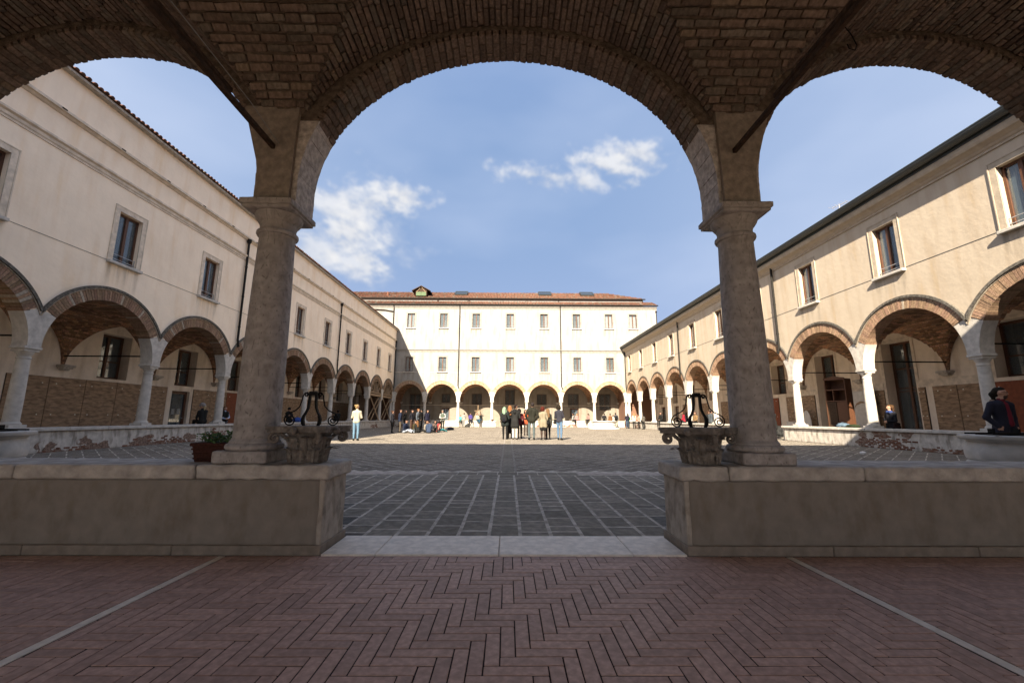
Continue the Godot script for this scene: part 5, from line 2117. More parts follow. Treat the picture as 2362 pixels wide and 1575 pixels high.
	for i in 10:
		var r := 0.2 if i % 2 == 0 else 0.085
		sp.append(Vector2(0.22, 1.92) + Vector2(sin(TAU * i / 10), cos(TAU * i / 10)) * r)
	m.slab(sp, 0.001, 0.014)
	put(st, "star", m, mats.panel_wood)
	m = M.new()
	m.slab(PackedVector2Array([Vector2(0.16, 1.94), Vector2(0.12, 1.86), Vector2(-0.15, 1.90), Vector2(-0.5, 1.80), Vector2(-0.66, 1.66), Vector2(-0.5, 1.9), Vector2(-0.25, 2.0)]), 0.0, 0.01)
	put(st, "tail", m, mats.panel_wood)
	var ar := thing("arched_board", "white pointed arch cutout leaning on brown panelling, right arcade", "board", V(17.6, 0, 25.4), -PI / 2)
	m = M.new()
	var ap := PackedVector2Array([Vector2(0.36, 0)])
	for i in 9:
		ap.append(Vector2(0.36 * cos(PI * i / 16), 0.75 + 0.85 * sin(PI * i / 16)))
	for i in range(7, -1, -1):
		ap.append(Vector2(-0.36 * cos(PI * i / 16), 0.75 + 0.85 * sin(PI * i / 16)))
	ap.append(Vector2(-0.36, 0))
	m.slab(ap, -0.03, 0.0)
	put(ar, "panel", m, mats.white_board)
	var sq := thing("pale_crate", "square white crate beside the pointed arch cutout", "crate", V(17.3, 0, 26.2), -PI / 2)
	m = M.new()
	m.bev(Vector3(0, 0.46, 0), Vector3(0.62, 0.92, 0.4), 0.01)
	put(sq, "box", m, mats.white_board)
	m = M.new()
	m.bev(Vector3(0, 0.935, 0), Vector3(0.66, 0.03, 0.44), 0.008)
	put(sq, "lid", m, mats.white_board)
	# small things lying about
	bag("blue_bag", "crumpled pale blue bag lying on the right parapet before the cupboard", V(14.55, 0.76, 18.75), Vector3(0.2, 0.17, 0.27), Color(0.09, 0.13, 0.18), 1)
	bag("dark_bundle", "dark green bundle on the right parapet beside the blue bag", V(14.55, 0.76, 18.2), Vector3(0.2, 0.12, 0.30), Color(0.02, 0.03, 0.015), 2)
	bag("backpack", "black backpack on the ground behind the man in the grey vest", V(-5.15, 0, 38.6), Vector3(0.36, 0.25, 0.25), Color(0.03, 0.035, 0.045), 3)
	bag("backpack", "bulky black backpack resting beside the embracing couple", V(15.05, 0.1, 24.15), Vector3(0.34, 0.55, 0.4), Color(0.02, 0.02, 0.022), 4)
	bag("backpack", "dark backpack on the ground by the child at the far parapet", V(-4.75, 0, 50.9), Vector3(0.3, 0.33, 0.25), Color(0.03, 0.03, 0.03), 5)
	bag("paper_ball", "crumpled white paper lying on the paving at the right", V(11.4, 0, 14.0), Vector3(0.09, 0.08, 0.08), Color(0.7, 0.68, 0.66), 6)
	bag("blue_bag", "bright blue bag on the left parapet behind the iron scrolls", V(-14.05, 0.76, 29.0), Vector3(0.2, 0.28, 0.45), Color(0.03, 0.06, 0.22), 7)
	bag("small_bag", "small brown bag alone on the far parapet", V(-1.9, 0.76, 51.9), Vector3(0.16, 0.14, 0.14), Color(0.10, 0.05, 0.03), 8)
	# aerial on the right roof
	var an := thing("aerial", "thin television aerial standing on the right roof", "aerial", V(14.6, 9.7, 17.4))
	m = M.new()
	m.tube([Vector3(0, 0, 0), Vector3(0, 0.75, 0)], 0.018, 6)
	put(an, "mast", m, mats.metal)
	m = M.new()
	m.tube([Vector3(-0.1, 0.72, -0.3), Vector3(0.1, 0.72, 0.35)], 0.012, 6)
	for i in 6:
		var c := Vector3(-0.1, 0.72, -0.3).lerp(Vector3(0.1, 0.72, 0.35), i / 5.0)
		m.tube([c + Vector3(-0.2, 0, 0.06), c + Vector3(0.2, 0, -0.06)], 0.006, 5)
	put(an, "antenna", m, mats.metal)
	# a tiled roof that shows just above the right wing's eave, by the column
	var nb := thing("neighbouring_building", "distant house of which a tiled eave shows above the right roof", "building", V(25.2, 0, 38.5))
	m = M.new()
	m.box(-2, 2, 0, 14.7, -2, 2)
	put(nb, "wall", m, mats.plaster_right)
	m = M.new()
	m.hexa([Vector3(-2.5, 14.7, -2.5), Vector3(2.5, 14.7, -2.5), Vector3(2.5, 15.0, -2.5), Vector3(-2.5, 15.0, -2.5), Vector3(-2.5, 14.7, 2.5), Vector3(2.5, 14.7, 2.5), Vector3(2.5, 15.0, 2.5), Vector3(-2.5, 15.0, 2.5)])
	m.hexa([Vector3(-2.5, 15.0, -2.4), Vector3(2.5, 15.0, -2.4), Vector3(0.1, 16.0, -0.1), Vector3(-0.1, 16.0, -0.1), Vector3(-2.5, 15.0, 2.4), Vector3(2.5, 15.0, 2.4), Vector3(0.1, 16.0, 0.1), Vector3(-0.1, 16.0, 0.1)])
	put(nb, "roof", m, mats.bare_brick_0)


func beam(root: Node3D, called: String, a: Vector3, b: Vector3, w: float, t: float) -> void:
	var m := M.new()
	m.bev(Vector3.ZERO, Vector3(w, a.distance_to(b), t), 0.008)
	var y := (b - a).normalized()
	var z := Vector3.BACK if absf(y.z) < 0.9 else Vector3.RIGHT
	var x := y.cross(z).normalized()
	inst(root, called, m.mesh(mats.pale_wood), Transform3D(Basis(x, y, x.cross(y)), (a + b) / 2))


func bag(called: String, label: String, at: Vector3, r: Vector3, c: Color, sd: int) -> void:
	var f := FastNoiseLite.new()
	f.seed = sd
	f.frequency = 1.3
	f.fractal_octaves = 3
	var m := M.new()
	m.col = c
	var n := 14
	var rows := []
	for i in n + 1:
		var row := []
		for j in n * 2 + 1:
			var a := PI * i / n
			var b := TAU * j / (n * 2)
			var d := Vector3(sin(a) * cos(b), cos(a), sin(a) * sin(b))
			var p := d * (1.0 + 0.35 * f.get_noise_3dv(d * 1.3))
			p.y = maxf(p.y, -0.75) + 0.75
			row.append(p * r * Vector3(1, 0.6, 1))
		rows.append(row)
	for i in n:
		for j in n * 2:
			m.q(rows[i + 1][j], rows[i][j], rows[i][j + 1], rows[i + 1][j + 1])
	var o := thing(called, label, called.replace("_", " "), at)
	put(o, "body", m, mats.skin_and_cloth)
	m = M.new()
	m.col = c * 0.7
	var arc := []
	for i in 9:
		var a := PI * i / 8
		arc.append(Vector3(cos(a) * r.x * 0.35, r.y * (1.0 + 0.18 * sin(a)), 0))
	m.tube(arc, 0.011, 6)
	if called != "paper_ball" and called != "dark_bundle":
		put(o, "handle", m, mats.skin_and_cloth)


# ---------------------------------------------------------------- people
# One continuous skin over tapered bones: [from, to, radius, radius, colour]. Distances are joined by a smooth minimum and meshed as surface nets.
func sdf_mesh(bones: Array, cell: float, blend := 0.03, tone := 0.52) -> ArrayMesh:
	var lo := Vector3.ONE * 100.0
	var hi := -lo
	for b in bones:
		var r: float = maxf(b[2], b[3]) + 2.5 * cell
		lo = lo.min(b[0] - Vector3.ONE * r).min(b[1] - Vector3.ONE * r)
		hi = hi.max(b[0] + Vector3.ONE * r).max(b[1] + Vector3.ONE * r)
	var nx := int((hi.x - lo.x) / cell) + 2
	var ny := int((hi.y - lo.y) / cell) + 2
	var nz := int((hi.z - lo.z) / cell) + 2
	var f := PackedFloat32Array()
	f.resize(nx * ny * nz)
	f.fill(1.0)
	var near := f.duplicate()
	var who := PackedInt32Array()
	who.resize(nx * ny * nz)
	for bi in bones.size():
		var b: Array = bones[bi]
		var a: Vector3 = b[0]
		var ba: Vector3 = b[1] - a
		var ll := maxf(ba.length_squared(), 1e-8)
		var ra: float = b[2]
		var rd: float = b[3] - ra
		var m := Vector3.ONE * (maxf(b[2], b[3]) + 2.0 * cell + blend)
		var p0 := (a.min(b[1]) - m - lo) / cell
		var p1 := (a.max(b[1]) + m - lo) / cell
		for iz in range(maxi(0, int(p0.z)), mini(nz, int(p1.z) + 2)):
			for iy in range(maxi(0, int(p0.y)), mini(ny, int(p1.y) + 2)):
				var row := (iz * ny + iy) * nx
				for ix in range(maxi(0, int(p0.x)), mini(nx, int(p1.x) + 2)):
					var pa := lo + Vector3(ix, iy, iz) * cell - a
					var t := clampf(pa.dot(ba) / ll, 0.0, 1.0)
					var d := (pa - ba * t).length() - ra - rd * t
					var i := row + ix
					if d < near[i]:
						near[i] = d
						who[i] = bi
					var o := f[i]
					var e := blend - absf(o - d)
					f[i] = minf(o, d) - (e * e / blend * 0.25 if e > 0 else 0.0)
	var at := PackedInt32Array()
	at.resize(f.size())
	at.fill(-1)
	var v := PackedVector3Array()
	var c := PackedColorArray()
	var far := 1.9 * cell
	var off := [0, 1, nx, nx + 1, nx * ny, nx * ny + 1, nx * ny + nx, nx * ny + nx + 1]
	for iz in nz - 1:
		for iy in ny - 1:
			var row := (iz * ny + iy) * nx
			for ix in nx - 1:
				var i := row + ix
				if absf(f[i]) > far:
					continue
				var mask := 0
				for k in 8:
					if f[i + off[k]] < 0.0:
						mask |= 1 << k
				if mask == 0 or mask == 255:
					continue
				var s := Vector3.ZERO
				var n := 0
				for k in 8:
					for ax in 3:
						var k2: int = k | (1 << ax)
						if k2 == k or ((mask >> k) & 1) == ((mask >> k2) & 1):
							continue
						var fa: float = f[i + off[k]]
						var fb: float = f[i + off[k2]]
						var t := fa / (fa - fb)
						var p := Vector3(k & 1, (k >> 1) & 1, (k >> 2) & 1)
						p[ax] = t
						s += p
						n += 1
				at[i] = v.size()
				v.append(lo + (Vector3(ix, iy, iz) + s / n) * cell)
				c.append(bones[who[i]][4] * tone)
	var idx := PackedInt32Array()
	var nr := PackedVector3Array()
	nr.resize(v.size())
	var st := [1, nx, nx * ny]
	for iz in range(1, nz - 1):
		for iy in range(1, ny - 1):
			var row := (iz * ny + iy) * nx
			for ix in range(1, nx - 1):
				var i := row + ix
				if at[i] < 0:
					continue
				for ax in 3:
					var in0 := f[i] < 0.0
					if in0 == (f[i + st[ax]] < 0.0):
						continue
					var u: int = st[(ax + 1) % 3]
					var w: int = st[(ax + 2) % 3]
					var q := [at[i], at[i - u], at[i - u - w], at[i - w]]
					if q[0] < 0 or q[1] < 0 or q[2] < 0 or q[3] < 0:
						continue
					if not in0:
						q = [q[0], q[3], q[2], q[1]]
					# q runs counter-clockwise seen from outside
					var nn := (v[q[2]] - v[q[0]]).cross(v[q[3]] - v[q[1]])
					for k in q:
						nr[k] += nn
					idx.append_array([q[0], q[2], q[1], q[0], q[3], q[2]])
	for i in nr.size():
		nr[i] = nr[i].normalized()
	var arr := []
	arr.resize(Mesh.ARRAY_MAX)
	arr[Mesh.ARRAY_VERTEX] = v
	arr[Mesh.ARRAY_NORMAL] = nr
	arr[Mesh.ARRAY_COLOR] = c
	arr[Mesh.ARRAY_INDEX] = idx
	var mesh := ArrayMesh.new()
	mesh.add_surface_from_arrays(Mesh.PRIMITIVE_TRIANGLES, arr)
	mesh.surface_set_material(0, mats.skin_and_cloth)
	return mesh


const SKIN := Color(0.46, 0.27, 0.19)
const BLACK := Color(0.016, 0.016, 0.018)
const NAVY := Color(0.022, 0.028, 0.055)
const JEANS := Color(0.13, 0.22, 0.36)
const DARKHAIR := Color(0.018, 0.012, 0.009)
const BROWNHAIR := Color(0.07, 0.035, 0.018)
const BLOND := Color(0.42, 0.28, 0.13)


# p: pose, arms, h, top, legs, shoes, hair, style, hem (how far down the coat reaches, in metres), fem, lean, look
func person(label: String, x: float, d: float, face: float, p: Dictionary, y := 0.0) -> Node3D:
	var root := thing("person", label, "person", V(x, y, d), deg_to_rad(face))
	var k: float = p.get("h", 1.72) / 1.75
	var pose: String = p.get("pose", "stand")
	var arms: String = p.get("arms", "down")
	var top: Color = p.get("top", BLACK)
	var legs: Color = p.get("legs", BLACK)
	var shoes: Color = p.get("shoes", Color(0.02, 0.018, 0.016))
	var hair: Color = p.get("hair", DARKHAIR)
	var sleeve: Color = p.get("sleeve", top)
	var fem: bool = p.get("fem", false)
	var sh := 0.165 if fem else 0.19
	var tr := 0.105 if fem else 0.12
	var bones := []
	var hy := 0.93
	var lean: float = p.get("lean", 0.0)
	if pose == "ground":
		hy = 0.12
		lean += 0.22
	elif pose == "ledge":
		hy = 0.11
		lean += 0.08
	var sway := ((hash(label) % 101) / 100.0 - 0.5) * 0.14
	var sp := Basis(Vector3.BACK, sway) * Basis(Vector3.RIGHT, lean)
	var hip := Vector3(0, hy, 0)
	var up := func(px: float, py: float, pz: float) -> Vector3:
		return hip + sp * Vector3(px, py - 0.93, pz)
	# trunk
	for s in [-1.0, 1.0]:
		bones.append([up.call(s * 0.06, 0.95, 0), up.call(s * 0.055, 1.10, 0.005), tr + 0.015 if fem else tr, tr - 0.012, top])
		bones.append([up.call(s * 0.055, 1.12, 0.005), up.call(s * (sh - 0.085), 1.36, -0.005), tr - 0.01, tr + 0.004, top])
		bones.append([up.call(s * 0.05, 1.40, -0.01), up.call(s * sh, 1.395, -0.01), 0.085, 0.062, top])
	bones.append([up.call(0, 1.40, -0.01), up.call(0, 1.50, 0.005), 0.07, 0.055, p.get("collar", top)])
	bones.append([up.call(0, 1.49, 0.005), up.call(0, 1.56, 0.015), 0.052, 0.05, SKIN])
	# head: skull, face, jaw, nose, ears
	var tilt: float = p.get("nod", 0.0)
	var look: float = p.get("look", ((hash(label) / 101) % 61) - 30.0)
	var hb := Basis(Vector3.UP, deg_to_rad(look)) * Basis(Vector3.RIGHT, tilt)
	var hc: Vector3 = up.call(0, 1.645, 0.02)
	var hd := func(px: float, py: float, pz: float) -> Vector3:
		return hc + hb * Vector3(px, py, pz)
	bones.append([hd.call(0, 0.025, -0.02), hd.call(0, 0.02, 0.015), 0.083, 0.079, SKIN])
	bones.append([hd.call(0, -0.02, 0.025), hd.call(0, -0.075, 0.045), 0.068, 0.042, SKIN])
	bones.append([hd.call(0, 0.005, 0.093), hd.call(0, -0.028, 0.107), 0.011, 0.016, SKIN])
	for s in [-1.0, 1.0]:
		bones.append([hd.call(s * 0.083, 0.01, 0.0), hd.call(s * 0.083, -0.02, 0.0), 0.016, 0.012, SKIN])
	if p.has("beard"):
		bones.append([hd.call(0, -0.085, 0.05), hd.call(0, -0.10, 0.045), 0.046, 0.042, p.beard])
	# legs
	for s in [-1.0, 1.0]:
		var h0 := hip + Vector3(s * 0.088, -0.02, 0)
		var kn: Vector3
		var an: Vector3
		var toe: Vector3
		if pose == "stand":
			var st: float = p.get("stance", 0.09)
			var stride: float = p.get("stride", 0.0) * s
			kn = Vector3(s * (st + 0.005), 0.49, 0.02 + stride * 0.6)
			an = Vector3(s * st, 0.085, stride)
			toe = an + Vector3(s * 0.03, -0.045, 0.15)
		elif pose == "ground":
			if p.get("crossed", false):
				kn = hip + Vector3(s * 0.36, 0.06, 0.24)
				an = hip + Vector3(-s * 0.10, -0.03, 0.34)
				toe = an + Vector3(-s * 0.12, -0.02, 0.03)
			elif p.get("straight", false):
				kn = hip + Vector3(s * 0.12, 0.10, 0.44)
				an = hip + Vector3(s * 0.13, -0.05, 0.84)
				toe = an + Vector3(0, 0.10, 0.08)
			else:
				kn = hip + Vector3(s * 0.13, 0.34, 0.33)
				an = hip + Vector3(s * 0.11, -0.04, 0.52)
				toe = an + Vector3(0, -0.03, 0.15)
		else:
			kn = hip + Vector3(s * 0.11, 0.02, 0.42)
			an = hip + Vector3(s * 0.10, -0.40, 0.40)
			toe = an + Vector3(s * 0.02, -0.05, 0.15)
		bones.append([h0, kn, 0.092, 0.06, legs])
		bones.append([kn, kn.lerp(an, 0.35), 0.057, 0.058, legs])
		bones.append([kn.lerp(an, 0.35), an, 0.056, 0.042 if not p.has("wide") else 0.06, legs])
		bones.append([an, an.lerp(toe, 0.3), 0.045, 0.044, shoes])
		bones.append([an + Vector3(0, -0.04, -0.03) if pose != "ground" else an, toe, 0.042, 0.034, shoes])
	# coat skirt
	if p.has("hem") and pose == "stand":
		var hem: float = p.hem
		for s in [-1.0, 1.0]:
			bones.append([up.call(s * 0.06, 0.98, 0), Vector3(s * 0.085, hem + 0.1, -0.01), 0.125, 0.125, top])
			bones.append([up.call(s * 0.06, 0.9, -0.02), Vector3(s * 0.10, hem + 0.1, 0.0), 0.12, 0.115, top])
	if p.has("skirt") and pose == "stand":
		for s in [-1.0, 1.0]:
			bones.append([up.call(s * 0.06, 0.92, 0), Vector3(s * 0.08, p.skirt + 0.1, 0), 0.125, 0.12, p.get("skirt_color", BLACK)])
	# arms and hands
	for s in [-1.0, 1.0]:
		var s0: Vector3 = up.call(s * (sh + 0.01), 1.39, -0.01)
		var el: Vector3
		var wr: Vector3
		var tip: Vector3
		var mode := arms
		if arms == "one_up":
			mode = "up" if s > 0 else "front"
		if arms == "phone":
			mode = "phone" if s > 0 else "down"
		match mode:
			"front":
				el = up.call(s * (sh + 0.07), 1.12, 0.02)
				wr = up.call(s * 0.06, 1.07, 0.22)
				tip = up.call(-s * 0.02, 1.05, 0.25)
			"crossed":
				el = up.call(s * (sh + 0.05), 1.13, 0.06)
				wr = up.call(-s * 0.03, 1.17 + 0.03 * s, 0.18)
				tip = up.call(-s * 0.11, 1.19 + 0.03 * s, 0.16)
			"up":
				el = up.call(s * (sh + 0.16), 1.30, 0.16)
				wr = up.call(s * 0.09, 1.56, 0.20)
				tip = up.call(s * 0.04, 1.62, 0.17)
			"phone":
				el = up.call(s * (sh + 0.04), 1.13, 0.03)
				wr = up.call(s * 0.14, 1.25, 0.24)
				tip = up.call(s * 0.10, 1.32, 0.27)
			"pocket":
				el = up.call(s * (sh + 0.10), 1.12, -0.06)
				wr = up.call(s * (sh + 0.0), 0.93, 0.06)
				tip = up.call(s * (sh - 0.04), 0.88, 0.08)
			"lap":
				el = up.call(s * (sh + 0.04), 1.13, 0.10)
				wr = up.call(s * 0.07, 1.02, 0.29)
				tip = up.call(0.0, 1.01, 0.34)
			"prop":
				el = up.call(s * (sh + 0.06), 1.14, -0.12)
				wr = Vector3(s * (sh + 0.12), 0.08, -0.22)
				tip = wr + Vector3(0, -0.04, -0.08)
			"hug":
				el = up.call(s * (sh + 0.08), 1.25, 0.2)
				wr = up.call(s * 0.12, 1.22, 0.38)
				tip = up.call(s * 0.02, 1.24, 0.40)
			"ledge":
				el = up.call(s * (sh + 0.08), 1.12, -0.04)
				wr = up.call(s * (sh + 0.10), 0.90, 0.10)
				tip = wr + Vector3(0, -0.03, 0.08)
			_:
				el = up.call(s * (sh + 0.065), 1.11, -0.03)
				wr = up.call(s * (sh + 0.07), 0.86, 0.03)
				tip = up.call(s * (sh + 0.06), 0.77, 0.06)
		var thick := 1.25 if p.has("bulky") else 1.0
		bones.append([s0, el, 0.056 * thick, 0.046 * thick, sleeve])
		bones.append([el, wr, 0.046 * thick, 0.034 * thick, sleeve])
		bones.append([wr, wr.lerp(tip, 0.5), 0.03, 0.034, SKIN])
		var side := (tip - wr).cross(Vector3.FORWARD)
		side = side.normalized() if side.length() > 0.01 else Vector3.RIGHT
		for fi in 4:
			var o := side * (fi - 1.5) * 0.017
			bones.append([wr.lerp(tip, 0.55) + o, tip + o * 1.1 + (tip - wr).normalized() * [0.012, 0.02, 0.016, 0.0][fi], 0.0105, 0.0085, SKIN])
		bones.append([wr.lerp(tip, 0.25), wr.lerp(tip, 0.6) - side * 0.045, 0.013, 0.010, SKIN])
	if p.has("scarf"):
		for s in [-1.0, 1.0]:
			bones.append([up.call(s * 0.08, 1.46, -0.03), up.call(s * 0.05, 1.46, 0.08), 0.06, 0.06, p.scarf])
	if p.has("vest"):
		for s in [-1.0, 1.0]:
			bones.append([up.call(s * 0.05, 0.98, 0.01), up.call(s * 0.085, 1.36, 0.01), 0.13, 0.125, p.vest])
	if p.has("shirt"):
		bones.append([up.call(0.02, 1.0, 0.10), up.call(0.01, 1.40, 0.055), 0.062, 0.05, p.shirt])
	if p.has("hood"):
		bones.append([up.call(-0.11, 1.44, -0.07), up.call(0.11, 1.44, -0.07), 0.06, 0.06, p.hood])
		bones.append([up.call(0, 1.45, -0.09), up.call(0, 1.36, -0.13), 0.085, 0.06, p.hood])
	var tf := Transform3D(Basis.from_scale(Vector3.ONE * k), Vector3.ZERO)
	inst(root, "body", sdf_mesh(bones, p.get("cell", 0.026), 0.028, p.get("tone", 0.52)), tf)
	# hair as its own mesh
	var style: String = p.get("style", "short")
	var hs := [[hd.call(0, 0.04, -0.032), hd.call(0, 0.056, 0.008), 0.087, 0.074, hair], [hd.call(0, 0.01, -0.05), hd.call(0, -0.03, -0.055), 0.075, 0.055, hair]]
	match style:
		"long":
			for s in [-1.0, 1.0]:
				hs.append([hd.call(s * 0.06, 0.03, -0.02), hd.call(s * 0.085, -0.10, -0.02), 0.05, 0.05, hair])
				hs.append([hd.call(s * 0.075, -0.08, -0.03), up.call(s * 0.085, 1.30, -0.09 if look == 0 else -0.06), 0.052, 0.04, hair])
			hs.append([hd.call(0, -0.02, -0.07), up.call(0, 1.28, -0.125), 0.07, 0.055, hair])
		"bob":
			for s in [-1.0, 1.0]:
				hs.append([hd.call(s * 0.06, 0.03, -0.02), hd.call(s * 0.075, -0.09, -0.015), 0.055, 0.05, hair])
			hs.append([hd.call(0, 0.0, -0.06), hd.call(0, -0.09, -0.06), 0.075, 0.06, hair])
		"curly":
			for j in 16:
				var a := TAU * j / 16.0
				var y0 := -0.10 + 0.16 * ((j * 7) % 5) / 4.0
				hs.append([hd.call(0.09 * sin(a), y0, -0.03 - 0.07 * absf(cos(a))), hd.call(0.115 * sin(a), y0 - 0.05, -0.03 - 0.085 * absf(cos(a))), 0.045, 0.035, hair * (0.8 + 0.4 * ((j * 5) % 3) / 2.0)])
		"bun":
			hs.append([hd.call(0, 0.06, -0.10), hd.call(0, 0.07, -0.13), 0.045, 0.045, hair])
		"tail":
			hs.append([hd.call(0, 0.01, -0.09), hd.call(0, -0.03, -0.125), 0.045, 0.045, hair])
			hs.append([hd.call(0, -0.02, -0.125), hd.call(0, -0.18, -0.10), 0.045, 0.028, hair])
	inst(root, "hair", sdf_mesh(hs, minf(0.02, p.get("cell", 0.02)), 0.02, p.get("tone", 0.52)), tf)
	if p.has("hat"):
		inst(root, "hat", sdf_mesh([[hd.call(0, 0.055, -0.025), hd.call(0, 0.07, 0.015), 0.096, 0.09, p.hat], [hd.call(0, 0.03, 0.04), hd.call(0, 0.03, -0.06), 0.088, 0.088, p.hat]], 0.02, 0.02), tf)
	if p.has("pack"):
		var pk := [[up.call(-0.07, 1.05, -0.20), up.call(-0.06, 1.30, -0.19), 0.10, 0.085, p.pack], [up.call(0.07, 1.05, -0.20), up.call(0.06, 1.30, -0.19), 0.10, 0.085, p.pack], [up.call(0, 1.0, -0.24), up.call(0, 1.12, -0.25), 0.08, 0.07, p.pack * 0.8]]
		for s in [-1.0, 1.0]:
			pk.append([up.call(s * 0.12, 1.42, -0.10), up.call(s * 0.12, 1.44, 0.04), 0.022, 0.022, p.pack])
			pk.append([up.call(s * 0.12, 1.44, 0.04), up.call(s * 0.13, 1.18, 0.10), 0.022, 0.022, p.pack])
		inst(root, "backpack", sdf_mesh(pk, 0.022, 0.02), tf)
	if p.has("bag"):
		var bs: float = p.get("bag_side", 1.0)
		var by := 0.82 if pose == "stand" else 1.0
		inst(root, "shoulder_bag", sdf_mesh([[up.call(bs * 0.24, by + 0.05, -0.08), up.call(bs * 0.24, by + 0.05, 0.1), 0.075, 0.075, p.bag], [up.call(bs * 0.24, by + 0.17, -0.07), up.call(bs * 0.24, by + 0.17, 0.09), 0.06, 0.06, p.bag], [up.call(bs * 0.24, by + 0.2, 0), up.call(bs * 0.16, 1.44, 0.0), 0.014, 0.014, p.bag * 0.7]], 0.022, 0.02), tf)
	if p.has("camera"):
		inst(root, "camera", sdf_mesh([[hd.call(-0.06, 0.0, 0.14), hd.call(0.06, 0.0, 0.14), 0.035, 0.035, BLACK], [hd.call(0, 0, 0.15), hd.call(0, 0, 0.25), 0.035, 0.035, BLACK]], 0.018, 0.01), tf)
	if p.has("glasses"):
		var g := M.new()
		g.col = BLACK
		for s in [-1.0, 1.0]:
			var pts := []
			for j in 13:
				pts.append(hd.call(s * 0.034 + 0.025 * cos(TAU * j / 12), 0.012 + 0.018 * sin(TAU * j / 12), 0.103))
			g.tube(pts, 0.004, 5)
			g.tube([hd.call(s * 0.06, 0.018, 0.1), hd.call(s * 0.088, 0.015, 0.0)], 0.004, 5)
		g.tube([hd.call(-0.01, 0.015, 0.108), hd.call(0.01, 0.015, 0.108)], 0.004, 5)
		inst(root, "glasses", g.mesh(mats.skin_and_cloth), tf)
	if p.has("fur"):
		inst(root, "fur_collar", sdf_mesh([[up.call(-0.15, 1.45, -0.02), up.call(-0.05, 1.47, -0.10), 0.045, 0.05, p.fur], [up.call(-0.05, 1.47, -0.10), up.call(0.05, 1.47, -0.10), 0.05, 0.05, p.fur], [up.call(0.05, 1.47, -0.10), up.call(0.15, 1.45, -0.02), 0.05, 0.045, p.fur]], 0.02, 0.02), tf)
	return root


